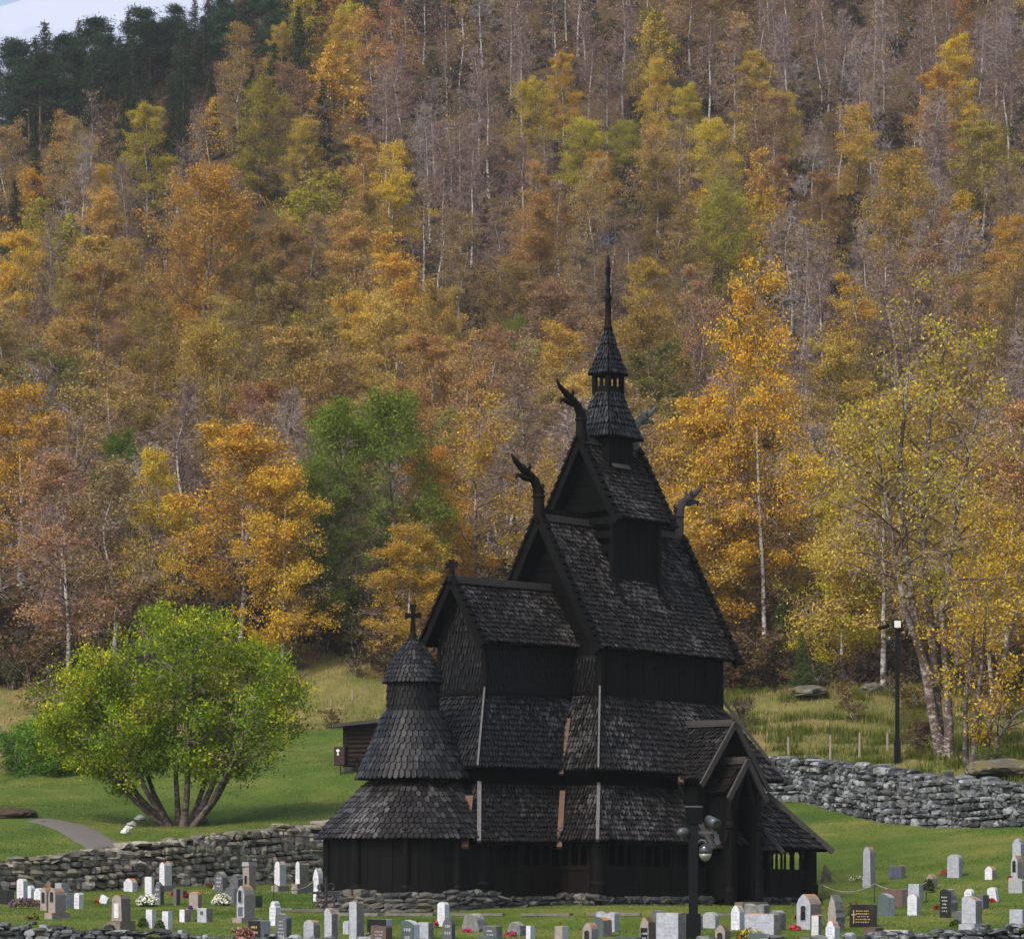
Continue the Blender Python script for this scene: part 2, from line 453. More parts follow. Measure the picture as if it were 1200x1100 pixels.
xs = np.unique(np.concatenate([np.arange(-360, -60, 6), np.arange(-60, -26, 1.5), np.arange(-26, 26, 0.4), np.arange(26, 60, 1.5), np.arange(60, 361, 6)]))
ys = np.unique(np.concatenate([np.arange(-60, 60, 6), np.arange(60, 80, 1.0), np.arange(80, 140, 0.4), np.arange(140, 180, 0.8), np.arange(180, 420, 2.0), np.arange(420, 561, 5)]))
gx, gy = np.meshgrid(xs, ys)
gz = height(gx, gy)
nx, ny = len(xs), len(ys)
idx = (np.arange(ny - 1)[:, None] * nx + np.arange(nx - 1)[None]).ravel()
gf = np.stack([idx, idx + 1, idx + nx + 1, idx + nx], -1)
# zone weights: R dry meadow, G mown grass, B floor of the wood
wood = sstep(-3.5, 3.5, gy - wood_edge(gx) + vnoise(gx, gy, 6) * 13 + vnoise(gx, gy, 2) * 5)
mead = sstep(-2, 2, gy - lawn_edge(gx) + vnoise(gx, gy, 7) * 12 + vnoise(gx, gy, 2.5) * 4) * sstep(0.3, 0.8, wall_dist(gx, gy))
mead = np.maximum(mead, sstep(0.3, 0.8, wall_dist(gx, gy)) * sstep(4, 8, gx))
zone = np.stack([mead * (1 - wood), 1 - np.maximum(mead, wood), wood, np.ones_like(wood)], -1).reshape(-1, 4)
DIRT = [ground_at(700, 1060), ground_at(620, 1058), ground_at(780, 1060)]

def m_ground():
    t = NT('ground_cover')
    z = t.n('ShaderNodeAttribute', attribute_name='zone').outputs['Color']
    s = t.n('ShaderNodeSeparateColor'); t.l(z, s.inputs[0])
    n1 = t.noise(0.22, 5, 0.65); n2 = t.noise(2.4, 5, 0.7); n3 = t.noise(14, 3, 0.7)
    lawn = t.ramp(n1, [(0.32, (0.040, 0.075, 0.010)), (0.5, (0.072, 0.108, 0.016)), (0.66, (0.14, 0.14, 0.034))])
    lawn = t.mix(t.ramp(n2, [(0.58, (0, 0, 0)), (0.75, (0.75, 0.75, 0.75))]), lawn, (0.14, 0.125, 0.035))
    lawn = t.mix(0.6, lawn, t.ramp(n3, [(0.3, (0.55, 0.55, 0.55)), (0.7, (1.3, 1.3, 1.3))]), 'MULTIPLY')
    dry = t.ramp(n1, [(0.3, (0.075, 0.095, 0.018)), (0.5, (0.14, 0.125, 0.04)), (0.7, (0.26, 0.19, 0.08))])
    dry = t.mix(0.6, dry, t.ramp(n2, [(0.3, (0.5, 0.55, 0.45)), (0.7, (1.2, 1.2, 1.2))]), 'MULTIPLY')
    wd = t.ramp(n2, [(0.3, (0.028, 0.019, 0.011)), (0.55, (0.075, 0.047, 0.02)), (0.75, (0.16, 0.085, 0.02))])
    wd = t.mix(t.ramp(n1, [(0.5, (0, 0, 0)), (0.75, (0.8, 0.8, 0.8))]), wd, (0.05, 0.052, 0.014))
    c = t.mix(s.outputs[0], lawn, dry)
    c = t.mix(s.outputs[2], c, wd)
    return t.bsdf(c, 0.95, 0.1, n3, 0.5, 0.05)
M['ground'] = m_ground()
me = fast_mesh('ground', np.stack([gx, gy, gz], -1).reshape(-1, 3), gf, M['ground'], True)
at = me.attributes.new('zone', 'FLOAT_COLOR', 'POINT'); at.data.foreach_set('color', zone.astype(np.float32).ravel())
ground = bpy.data.objects.new('ground', me); link(ground); tag(ground, kind='structure')

# gravel path across the lawn, a sheet lying on the ground
def drape(name, centre, widths, m, lift=0.03, n=40, mcross=7):
    c = np.array(centre, float); k = len(c)
    tt = np.linspace(0, k - 1, n)
    px = np.interp(tt, range(k), c[:, 0]); py = np.interp(tt, range(k), c[:, 1]); w = np.interp(tt, range(k), widths)
    d = np.gradient(np.stack([px, py], -1), axis=0); d /= np.linalg.norm(d, axis=1, keepdims=True)
    nn = np.stack([-d[:, 1], d[:, 0]], -1)
    o = np.linspace(-0.5, 0.5, mcross)
    X = px[:, None] + nn[:, :1] * o[None] * w[:, None]; Y = py[:, None] + nn[:, 1:] * o[None] * w[:, None]
    edge = 1 - (np.abs(o) * 2) ** 4
    Z = height(X, Y) + lift * (0.2 + 0.8 * edge)[None]
    i = (np.arange(n - 1)[:, None] * mcross + np.arange(mcross - 1)[None]).ravel()
    o_ = bpy.data.objects.new(name, fast_mesh(name, np.stack([X, Y, Z], -1).reshape(-1, 3), np.stack([i, i + 1, i + mcross + 1, i + mcross], -1), m, True))
    link(o_); return o_
def m_path():
    t = NT('gravel_path')
    n3 = t.noise(25, 4, 0.7); n1 = t.noise(0.8, 4)
    c = t.mix(n3, (0.075, 0.066, 0.062), (0.16, 0.145, 0.135))
    c = t.mix(t.ramp(n1, [(0.55, (0, 0, 0)), (0.8, (0.6, 0.6, 0.6))]), c, (0.06, 0.07, 0.02))
    return t.bsdf(c, 0.95, 0.1, n3, 0.5, 0.02)
pp = [ground_at(a, b, 105) for a, b in [(132, 1001), (118, 990), (92, 974), (62, 963), (44, 961)]]
tag(drape('path', [(p[0], p[1]) for p in pp], [1.3, 1.35, 1.5, 1.6, 1.5], m_path(), 0.06), kind='structure')

# far mountain beyond the wooded ridge
mx, my = np.meshgrid(np.linspace(-700, 500, 90), np.linspace(1150, 1750, 40))
prof = np.interp(my, [1150, 1600, 1750], [0, 1, 0.96])
top = np.interp(mx, [-700, -260, -150, 100, 500], [352, 398, 425, 450, 440])
mz = prof * top + (vnoise(mx, my, 120) * 40 + vnoise(mx, my, 45) * 16) * np.clip(prof, 0.15, 1)
i = (np.arange(39)[:, None] * 90 + np.arange(89)[None]).ravel()
def m_mount():
    t = NT('haze_tinted_snowy_mountain')
    nz = t.noise(0.008, 6, 0.7, None, (1, 1, 2.5))
    g = t.n('ShaderNodeTexCoord'); s = t.n('ShaderNodeSeparateXYZ'); t.l(g.outputs['Object'], s.inputs[0])
    k = t.math('ADD', nz, t.math('MULTIPLY', t.math('SUBTRACT', s.outputs[2], 372.0), 0.012))
    return t.bsdf(t.ramp(k, [(0.36, (0.16, 0.18, 0.23)), (0.50, (0.26, 0.30, 0.39)), (0.68, (0.34, 0.38, 0.47))]), 0.95, 0.1)  # pale blue of distant haze mixed into the rock and snow colours
mo = bpy.data.objects.new('mountain', fast_mesh('mountain', np.stack([mx, my, mz], -1).reshape(-1, 3), np.stack([i, i + 1, i + 91, i + 90], -1), m_mount(), True))
link(mo); tag(mo, kind='structure')

# ------------------------------------------------------------------ dry stone walls
def rock_lump(rng, c, sx, sy, sz, ax, power=0.55):
    """one irregular rounded block of 26 points, long axis along the unit vector ax"""
    g = np.array([(a, b, d) for a in (-1, 0, 1) for b in (-1, 0, 1) for d in (-1, 0, 1) if (a, b, d) != (0, 0, 0)], float)
    r = np.linalg.norm(g, axis=1, keepdims=True)
    p = g / r ** power
    p = p * (1 + rng.normal(0, 0.13, p.shape))
    p = p * np.array([sx, sy, sz]) / 2
    if rng.random() < 0.5: p[:, 2] += p[:, 0] * rng.normal(0, 0.12)
    ax = np.array([ax[0], ax[1], 0]); ay = np.array([-ax[1], ax[0], 0])
    return c + p[:, :1] * ax + p[:, 1:2] * ay + p[:, 2:3] * np.array([0, 0, 1])
_g = [(a, b, d) for a in (-1, 0, 1) for b in (-1, 0, 1) for d in (-1, 0, 1) if (a, b, d) != (0, 0, 0)]
_gi = {q: i for i, q in enumerate(_g)}
LUMPF = []
for axis in range(3):
    for side in (-1, 1):
        for u in (-1, 0):
            for w in (-1, 0):
                q = []
                for du, dw in ((0, 0), (1, 0), (1, 1), (0, 1)):
                    t = [0, 0, 0]; t[axis] = side; t[(axis + 1) % 3] = u + du; t[(axis + 2) % 3] = w + dw
                    q.append(_gi[tuple(t)])
                LUMPF.append(q if side > 0 else q[::-1])
LUMPF = np.array(LUMPF)
def stone_wall(name, base, top, mat, rng, th=0.7, hs=(0.09, 0.25), ws=(0.16, 0.52), s0=0.0, s1=None, back=True, cope=1.0):
    base = np.array(base, float); top = np.array(top, float)
    seg = np.linalg.norm(np.diff(base[:, :2], axis=0), axis=1); cum = np.concatenate([[0], np.cumsum(seg)])
    s1 = cum[-1] if s1 is None else s1
    at = lambda s, arr: np.array([np.interp(s, cum, arr[:, j]) for j in range(3)])
    V = []
    def put(s, z, w, h, depth, lift=0.0):
        p = at(s, base); q = at(min(s + 0.1, cum[-1]), base); o = at(s - 0.1, base)
        d = nrm((q - o)[:2]); ny = np.array([-d[1], d[0]])
        c = np.array([p[0] + ny[0] * depth, p[1] + ny[1] * depth, z + lift])
        V.append(rock_lump(rng, c, w * rng.uniform(0.94, 1.1), rng.uniform(0.3, 0.5), h * rng.uniform(0.95, 1.15), d))
    n = int((s1 - s0) / 0.5)
    for dep in ((-th / 2 + 0.17, th / 2 - 0.17) if back else (-th / 2 + 0.17,)):
        s = s0
        cols = []
        # courses, each with its own wandering height
        zrel = 0.0; rows = []
        while zrel < 1.0:
            h = rng.uniform(*hs); rows.append(h); zrel += h / 1.3
        maxh = max(0.3, max(at(x, top)[2] - at(x, base)[2] for x in np.linspace(s0, s1, 40))) + 0.1
        z = -0.15
        while z < maxh:
            h = rng.uniform(*hs) * (1.25 if z < 0.3 else 1.0)
            s = s0 + rng.uniform(0, 0.3)
            while s < s1:
                w = rng.uniform(*ws) * (1.0 if rng.random() > 0.15 else 1.5)
                sm = s + w / 2
                b = at(sm, base)[2]; t = at(sm, top)[2] + 0.10 * rng.normal(0, 0.6)
                zz = b + z + h / 2 + 0.06 * math.sin(sm * 1.3 + z * 4)
                if zz < t:
                    put(sm, zz, w, h * rng.uniform(0.8, 1.2), dep + rng.normal(0, 0.03))
                s += w * 0.97
            z += h * 0.93
    s = s0
    while s < s1:      # cope stones across the top
        w = rng.uniform(0.25, 0.75) * cope; sm = s + w / 2
        t = at(sm, top)[2]
        p = at(sm, base); q = at(min(sm + 0.1, cum[-1]), base); o = at(max(sm - 0.1, 0), base); d = nrm((q - o)[:2])
        V.append(rock_lump(rng, np.array([p[0], p[1], t + 0.02 + rng.normal(0, 0.05)]), w * 1.1, th * rng.uniform(0.85, 1.1), rng.uniform(0.14, 0.28) * cope, d))
        s += w * 0.95
    V = np.array(V); k = len(V)
    Fs = (LUMPF[None] + (np.arange(k) * 26)[:, None, None]).reshape(-1, 4)
    verts = V.reshape(-1, 3)
    # dark core that closes the joints
    ss = np.linspace(s0, s1, max(2, n)); cv = []
    for s in ss:
        p = at(s, base); q = at(min(s + 0.1, cum[-1]), base); o = at(max(s - 0.1, 0), base); d = nrm((q - o)[:2]); nn = np.array([-d[1], d[0], 0]) * (th / 2 - 0.2)
        t = at(s, top)[2] - 0.06
        cv += [[*(p - nn)[:2], p[2] - 0.6], [*(p - nn)[:2], t], [*(p + nn)[:2], t], [*(p + nn)[:2], p[2] - 0.6]]
    nv = len(verts); m = len(ss)
    cf = np.array([(nv + i * 4 + a, nv + (i + 1) * 4 + a, nv + (i + 1) * 4 + (a + 1) % 4, nv + i * 4 + (a + 1) % 4) for i in range(m - 1) for a in range(4)])
    me = fast_mesh(name, np.vstack([verts, cv]), np.vstack([Fs, cf]), [mat, M['walldark']], False, np.concatenate([np.zeros(len(Fs)), np.ones(len(cf))]))
    o = bpy.data.objects.new(name, me); link(o)
    return o
def resample(a, b, i0, i1, n):
    t = np.linspace(i0, i1, n)
    r = range(len(a))
    A = np.stack([np.interp(t, r, a[:, j]) for j in range(3)], -1); B = np.stack([np.interp(t, r, b[:, j]) for j in range(3)], -1)
    A[:, 2] = f_low(A[:, 0], A[:, 1] - 0.3)
    return A, B
A, B = resample(WB, WT, 1, 6, 60)
tag(stone_wall('stone_wall', A, B, M['wallbrown'], np.random.default_rng(3), 0.8, (0.12, 0.27), (0.17, 0.5)), 'long brown mossy dry stone wall below the lawn, behind the white obelisk graves', 'stone wall')
A, B = resample(WB, WT, 6, 13.4, 80)
tag(stone_wall('stone_wall', A, B, M['wallgrey'], np.random.default_rng(4), 0.8, (0.10, 0.27), (0.18, 0.6)), 'blue-grey dry stone retaining wall below the meadow, behind the church porch side', 'stone wall')
nb = np.array([W(a, b, 78.0) for a, b in [(-500, 1112), (-100, 1112), (150, 1114), (330, 1116), (600, 1116), (900, 1116), (1050, 1114), (1250, 1112), (1700, 1112)]])
ntp = np.array([W(a, b, 78.0) for a, b in [(-500, 1068), (-100, 1080), (60, 1085), (150, 1093), (250, 1103), (600, 1108), (960, 1106), (1080, 1093), (1130, 1089), (1700, 1070)]])
ntp = np.stack([np.interp(nb[:, 0], ntp[:, 0], ntp[:, j]) for j in range(3)], -1)
nb[:, 2] = f_low(nb[:, 0], nb[:, 1])
tag(stone_wall('stone_wall', nb, ntp, M['wallgrey'], np.random.default_rng(5), 0.55, (0.07, 0.15), (0.14, 0.38), cope=0.55), 'low dry stone wall along the near edge of the graveyard', 'stone wall')

def boulder(name, label, px, py, wpx, hpx, mat, rng, cat='boulder', group=None, flat=1.0, y0=79, sub=4):
    p = ground_at(px, py, y0); s = p[1] / F
    import bmesh
    bm = bmesh.new(); bmesh.ops.create_icosphere(bm, subdivisions=sub, radius=1)
    off = rng.uniform(0, 99, 3)
    from mathutils import noise
    for v in bm.verts:
        c = v.co.copy(); 
        k = 1 + 0.32 * noise.noise(c * 1.3 + Vector(off)) + 0.12 * noise.noise(c * 3.5 + Vector(off)) + 0.05 * noise.noise(c * 9 + Vector(off))
        v.co = c * k
        v.co.z = max(v.co.z, -0.35)
    me = bpy.data.meshes.new(name); 
    bmesh.ops.scale(bm, vec=(wpx * s / 2, wpx * s / 2 * 0.8 * flat, hpx * s * 0.78), verts=bm.verts)
    bm.to_mesh(me); bm.free(); me.materials.append(mat)
    o = bpy.data.objects.new(name, me); link(o); o.location = (p[0], p[1], p[2] + hpx * s * 0.2); o.rotation_euler[2] = rng.uniform(0, 6)
    return tag(o, label, cat, group)
# ------------------------------------------------------------------ the church: local frame u (along the ridge), v (towards the viewer's side), z
TH = math.radians(45)
CH = thing('stave_church', 'tall black tarred stave church with stacked shingled roofs and dragon head gables', 'church', (2.85, 100.0, -1.3), TH)
def xf(v):
    v = np.array(v, float)
    u, w, z = v[:, 0], v[:, 1], v[:, 2]
    z = z - 0.028 * np.maximum(0, u + 3) * np.clip(z / 1.8, 0, 1)
    return np.stack([u, -w, z], -1)
def cpart(mb, name, mats, parent=None, smooth=False):
    mats = list(mats) + ([M['dark']] if len(mats) == 1 and any(mb.m) else [])
    return mb.build(name, mats, parent or CH, smooth, xf=xf)
crng = np.random.default_rng(11)
def shingles(mb, TL, TR, BL, BR, row=0.19, wid=0.14, th=0.03, style='point', out=None, sheet=True, ragged=0.015):
    TL, TR, BL, BR = [np.asarray(p, float) for p in (TL, TR, BL, BR)]
    n = nrm(np.cross(BR - BL, (TL + TR) / 2 - BL))
    if out is not None:
        if n @ np.asarray(out) < 0: n = -n
    elif n[2] < 0: n = -n
    H = np.linalg.norm((TL + TR) / 2 - (BL + BR) / 2)
    rows = max(1, int(round(H / row)))
    S = lambda s, t: (BL + (BR - BL) * s) * (1 - t) + (TL + (TR - TL) * s) * t
    if sheet:
        mb.mi = 1  # under-sheet whose near-black colour stands for shade between shingles
        mb.add([S(0, 0) - n * 0.01, S(1, 0) - n * 0.01, S(1, 1) - n * 0.01, S(0, 1) - n * 0.01], [(0, 1, 2, 3)])
        mb.add([S(0, 0) - n * 0.09, S(1, 0) - n * 0.09, S(1, 1) - n * 0.09, S(0, 1) - n * 0.09], [(3, 2, 1, 0)])
        mb.add([S(0, 0) - n * 0.01, S(1, 0) - n * 0.01, S(1, 0) - n * 0.09, S(0, 0) - n * 0.09], [(0, 1, 2, 3)])
        mb.mi = 0
    for i in range(rows):
        t0 = i / rows; t1 = min(1.0, (i + 1.35) / rows)
        L = np.linalg.norm(S(1, t0) - S(0, t0))
        if L < 0.02: continue
        m = max(1, int(round(L / wid)))
        e = np.arange(m + 2) / m - (0.5 / m if i % 2 else 0.0)
        e = e + crng.uniform(-0.08, 0.08, len(e)) / m
        for j in range(m + 1):
            a, b = max(0.0, e[j]), min(1.0, e[j + 1])
            if b - a < 0.15 / m: continue
            g = crng.uniform(0.08, 0.17) * (b - a); a += g; b -= g
            tj = t0 + crng.normal(0, ragged) / max(H, .3) * (1 if i else 0.6)
            lift = th * crng.uniform(1.2, 2.6)
            c = (a + b) / 2
            dt = (0.62 if style == 'point' else 0.4) * min(row, (b - a) * L * (1.1 if style == 'point' else 0.8)) / H
            if style == 'flat': dt = 0.0
            if style == 'round':
                bot = [S(a, tj + dt), S(a + (b - a) * 0.2, tj + dt * 0.3), S(c, tj), S(b - (b - a) * 0.2, tj + dt * 0.3), S(b, tj + dt)]
            elif style == 'flat':
                bot = [S(a, tj), S(b, tj)]
            else:
                bot = [S(a, tj + dt), S(c, tj), S(b, tj + dt)]
            k = len(bot)
            tw = crng.normal(0, 0.004)
            up = [p + n * (lift + tw * (q - k / 2)) for q, p in enumerate(bot)]
            lo = [p + n * (lift - th) for p in bot]
            tp = [S(b, t1) + n * 0.004, S(a, t1) + n * 0.004]
            vs = up + tp + lo
            fs = [tuple(range(k + 2))]
            fs += [(q + 1, q, k + 2 + q, k + 3 + q) for q in range(k - 1)]
            fs += [(0, k + 1, k + 2), (k - 1, k + 2 + k - 1, k)]
            mb.add(vs, fs)
def cone_shingles(mb, prof, c, a0=0.0, a1=2 * PI, row=0.2, wid=0.165, style='round', nseg=40):
    """prof: (r, z) from bottom to top"""
    for i in range(len(prof) - 1):
        (r0, z0), (r1, z1) = prof[i], prof[i + 1]
        H = math.hypot(r1 - r0, z1 - z0)
        rows = max(1, int(round(H / row)))
        for q in range(rows):
            t0 = q / rows; t1 = (q + 1.3) / rows
            ra = r0 + (r1 - r0) * t0; za = z0 + (z1 - z0) * t0
            rb = max(0.01, r0 + (r1 - r0) * t1); zb = z0 + (z1 - z0) * t1
            mb.mi = 0
            m = max(5, int(round(ra * (a1 - a0) / wid)))
            nz = (r0 - r1) / H if H else 0; nr = (z1 - z0) / H if H else 1
            for j in range(m):
                w = (a1 - a0) / m
                A = a0 + (j + (0.5 if q % 2 else 0)) * w
                lf = 0.035 * crng.uniform(0.7, 1.3)
                dz = 0.06 * crng.uniform(0.8, 1.2)
                def pt(ang, t, lift):
                    r = ra + (rb - ra) * t + nr * lift; z = za + (zb - za) * t + nz * lift
                    return (c[0] + r * math.cos(ang), c[1] + r * math.sin(ang), z)
                b0, b1 = A + 0.08 * w, A + 0.92 * w
                jt = crng.normal(0, 0.03)
                bot = [(b0, 0.24 + jt), (b0 + w * 0.2, 0.07 + jt), (A + w / 2, jt), (b1 - w * 0.2, 0.07 + jt), (b1, 0.24 + jt)] if style == 'round' else [(b0, 0.2 + jt), (A + w / 2, jt), (b1, 0.2 + jt)]
                k = len(bot)
                up = [pt(x, t, lf) for x, t in bot]; lo = [pt(x, t, lf - 0.022) for x, t in bot]
                tp = [pt(b1, 1, 0.004), pt(b0, 1, 0.004)]
                mb.add(up + tp + lo, [tuple(range(k + 2))] + [(x + 1, x, k + 2 + x, k + 3 + x) for x in range(k - 1)] + [(0, k + 1, k + 2), (k - 1, 2 * k + 1, k)])
        mb.mi = 1
        n = nseg
        aa = [a0 + (a1 - a0) * j / n for j in range(n + 1)]
        vs = [(c[0] + r * math.cos(x), c[1] + r * math.sin(x), z) for r, z in ((r0, z0), (max(r1, .005), z1)) for x in aa]
        mb.add(vs, [(j, j + 1, n + 2 + j, n + 1 + j) for j in range(n)])
    r, z = prof[0]
    aa = [a0 + (a1 - a0) * j / nseg for j in range(nseg + 1)]
    mb.add([(c[0] + rr * math.cos(x), c[1] + rr * math.sin(x), zz) for rr, zz in ((r, z), (r * 0.72, z - 0.02)) for x in aa], [(j, j + 1, nseg + 2 + j, nseg + 1 + j) for j in range(nseg)])
    mb.mi = 0

def gable_roof(name, u0, u1, vh, ze, zr, vc=0.0, along='u', mat='shingle', barge=True, bw=0.26, parent=None, row=0.16, wid=0.12, ends=(True, True), bmat='board', scales=True, ridge=True, rmat='trim'):
    """a gable roof: shingled slopes, a ridge board and barge boards as parts of it"""
    P = (lambda a, b, z: np.array([a, vc + b, z])) if along == 'u' else (lambda a, b, z: np.array([vc + b, a, z]))
    mb = MB()
    for s in (1, -1):
        shingles(mb, P(u0, 0, zr), P(u1, 0, zr), P(u0, s * vh, ze), P(u1, s * vh, ze), row, wid, 0.03, 'flat' if wid > 0.2 else 'point')
    r = cpart(mb, name, [M[mat]], parent)
    if ridge:
        mb = MB(); mb.beam(P(u0, 0, zr + 0.05), P(u1, 0, zr + 0.05), 0.14, 0.14)
        for s in (1, -1):
            mb.beam(P(u0, s * 0.1, zr - 0.06), P(u1, s * 0.1, zr - 0.06), 0.16, 0.05)
        cpart(mb, 'ridge_board', [M[rmat]], r)
    if barge:
        for e, uu in ((0, u0), (1, u1)):
            if not ends[e]: continue
            du = -0.04 if e == 0 else 0.04
            for s in (1, -1):
                a = P(uu + du, s * (vh + 0.06), ze - 0.14); b = P(uu + du, 0, zr + 0.02)
                d = nrm(b - a); nn = nrm(np.cross(d, P(1, 0, 0) - P(0, 0, 0)));
                if nn[2] < 0: nn = -nn
                mb = MB()
                ex = nrm(P(1, 0, 0) - P(0, 0, 0))
                w0 = bw
                for q0, q1 in ((0.0, 1.0),):
                    A0 = a + (b - a) * q0; A1 = a + (b - a) * q1
                    mb.hexa([A0 - ex * .035 - nn * w0 * .62, A0 + ex * .035 - nn * w0 * .62, A1 + ex * .035 - nn * w0 * .62, A1 - ex * .035 - nn * w0 * .62,
                             A0 - ex * .035 + nn * w0 * .38, A0 + ex * .035 + nn * w0 * .38, A1 + ex * .035 + nn * w0 * .38, A1 - ex * .035 + nn * w0 * .38])
                if scales:   # overlapping cap boards down the rake
                    L = np.linalg.norm(b - a); k = int(L / 0.24)
                    for q in range(k):
                        A0 = a + d * (q * L / k - 0.03); A1 = a + d * ((q + 1.15) * L / k)
                        hi = nn * (w0 * .38 + 0.05); lo = nn * (w0 * .38 + 0.01)
                        x0 = ex * (-du * 4.2 if True else 0)
                        mb.hexa([A0 - ex * .10 + hi * 0.5, A0 + ex * .10 + hi * 0.5, A1 + ex * .10 + lo * 0.7, A1 - ex * .10 + lo * 0.7, A0 - ex * .10 + hi * 1.25, A0 + ex * .10 + hi * 1.25, A1 + ex * .10 + lo, A1 - ex * .10 + lo])
                cpart(mb, 'bargeboard', [M[bmat]], r)
    return r
def gable_fill(mb, u, vh, z0, zr, slope, z_top_half, thick=0.08):
    pass
def wall_quad(mb, a, b, z0, z1, th=0.08, plank=0.22):
    """vertical planks between two plan points"""
    a = np.array(a, float); b = np.array(b, float); L = np.linalg.norm(b - a); d = (b - a) / L; n = np.array([-d[1], d[0]])
    k = max(1, int(round(L / plank)))
    for i in range(k):
        p = a + d * (i * L / k + 0.006); q = a + d * ((i + 1) * L / k - 0.006)
        o = n * (th / 2 + crng.uniform(-0.008, 0.008))
        mb.hexa([(*(p - o), z0), (*(q - o), z0), (*(q + o), z0), (*(p + o), z0), (*(p - o), z1), (*(q - o), z1), (*(q + o), z1), (*(p + o), z1)])

# --- nave: walls, roof
NW, NU0, NU1 = 1.95, -2.45, 2.65
mb = MB()
for a, b in (((NU0, NW), (NU1, NW)), ((NU1, NW), (NU1, -NW)), ((NU1, -NW), (NU0, -NW))):
    wall_quad(mb, a, b, 5.6, 7.75)
wall_quad(mb, (NU0, -NW), (NU0, NW), 5.6, 7.6)
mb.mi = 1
for s in (NU0 + .02, NU1 - .02):  # gable triangles of horizontal boards, recess shade put into their near-black colour
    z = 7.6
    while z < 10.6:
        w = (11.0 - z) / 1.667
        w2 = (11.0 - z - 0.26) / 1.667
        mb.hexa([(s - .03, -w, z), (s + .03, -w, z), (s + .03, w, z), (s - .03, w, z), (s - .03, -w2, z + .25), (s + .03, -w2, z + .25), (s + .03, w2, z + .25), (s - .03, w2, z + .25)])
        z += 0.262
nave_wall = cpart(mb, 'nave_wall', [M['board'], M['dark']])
mb = MB()
for u in (-1.4, -0.2, 1.0, 2.0):
    mb.tube([(u, NW + .046, 6.95), (u, NW + .05, 6.95)], [0.07, 0.07], 10)
cpart(mb, 'round_window', [M['dark']], nave_wall)
mb = MB()
shingles(mb, (NU0 - .05, -NW, 7.2), (NU0 - .05, NW, 7.2), (NU0 - .05, -NW, 5.9), (NU0 - .05, NW, 5.9), 0.2, 0.13, 0.02, 'point', (-1, 0, 0))
cpart(mb, 'nave_gable_shingles', [M['shingle_wall']])
for u, v in ((NU0, NW), (NU1, NW), (NU0, -NW), (NU1, -NW)):
    mb = MB(); mb.tube([(u, v, 5.7), (u, v, 7.8)], [0.13, 0.12], 12); cpart(mb, 'corner_post', [M['board']])
nave_roof = gable_roof('nave_roof', -2.9, 3.03, 2.28, 7.39, 11.19)
# --- chancel
CW, CU = 0.9, -6.0
mb = MB()
for a, b, o in (((CU, CW), (-2.4, CW), (0, 1, 0)), ((CU, -CW), (-2.4, -CW), (0, -1, 0)), ((CU, -CW), (CU, CW), (-1, 0, 0))):
    shingles(mb, (*a, 7.9), (*b, 7.9), (*a, 5.7), (*b, 5.7), 0.2, 0.12, 0.02, 'point', o)
mb.add([(CU, -0.98, 7.7), (CU, 0.98, 7.7), (CU, 0, 9.1)], [(0, 1, 2)])
cpart(mb, 'chancel_wall', [M['shingle_wall']])
mb = MB()
shingles(mb, (CU - .02, -0.05, 8.9), (CU - .02, 0.05, 8.9), (CU - .02, -0.9, 7.75), (CU - .02, 0.9, 7.75), 0.2, 0.12, 0.02, 'point', (-1, 0, 0))
cpart(mb, 'chancel_gable_shingles', [M['shingle_wall']])
for v in (CW, -CW):
    mb = MB(); mb.tube([(CU, v, 5.8), (CU, v, 7.6)], [0.09, 0.08], 10); cpart(mb, 'corner_post', [M['board']])
gable_roof('chancel_roof', -6.4, -2.5, 1.2, 7.42, 9.19, ends=(True, False), bw=0.22)
# --- skirt roofs
def skirt(name, faces, mat, row=0.19, parent=None, style='point', wid=0.125):
    mb = MB()
    for TL, TR, BL, BR in faces: shingles(mb, TL, TR, BL, BR, row, wid, 0.03, style)
    return cpart(mb, name, [M[mat]], parent)
def hip(mb, a, b, w=0.1, h=0.08): mb.beam(a, b, w, h)
ST, SB = 6.1, 3.86
so = (-4.0, 3.95, 3.36)
sk = skirt('nave_skirt_roof', [((NU0, NW, ST), (NU1, NW, ST), (so[0], so[2], SB), (so[1], so[2], SB)), ((NU1, NW, ST), (NU1, -NW, ST), (so[1], so[2], SB), (so[1], -so[2], SB)),
     ((NU0, -NW, ST), (NU1, -NW, ST), (so[0], -so[2], SB), (so[1], -so[2], SB)), ((NU0, -NW, ST), (NU0, NW, ST), (so[0], -so[2], SB), (so[0], so[2], SB))], 'shingle')
for (a, b), m in ((((NU0, NW, ST + .25), (so[0], so[2], SB)), 'pale'), (((NU1, NW, ST + .2), (so[1], so[2], SB)), 'trim')):
    mb = MB(); hip(mb, np.array(a) + [0, 0, .05], np.array(b) + [0, 0, .05], 0.05, 0.09); cpart(mb, 'hip_board', [M[m]], sk)
mb = MB()
mb.beam((NU0 - .02, NW + .06, ST + .02), (NU1 + .02, NW + .06, ST + .02), 0.06, 0.12); mb.beam((NU0 - .06, -NW, ST + .02), (NU0 - .06, NW, ST + .02), 0.06, 0.12)
cpart(mb, 'flashing_board', [M['board']], sk)
co = (-7.28, 1.92)
CT, CB = 6.0, 3.9
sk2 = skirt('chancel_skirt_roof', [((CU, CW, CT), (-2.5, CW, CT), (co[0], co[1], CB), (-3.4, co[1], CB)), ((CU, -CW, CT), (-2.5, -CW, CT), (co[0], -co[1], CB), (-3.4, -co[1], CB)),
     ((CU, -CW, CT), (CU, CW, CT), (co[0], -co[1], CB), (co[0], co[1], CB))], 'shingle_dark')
mb = MB(); hip(mb, (CU, CW, CT + .22), (co[0], co[1], CB + .04), 0.05, 0.09); cpart(mb, 'hip_board', [M['pale']], sk2)
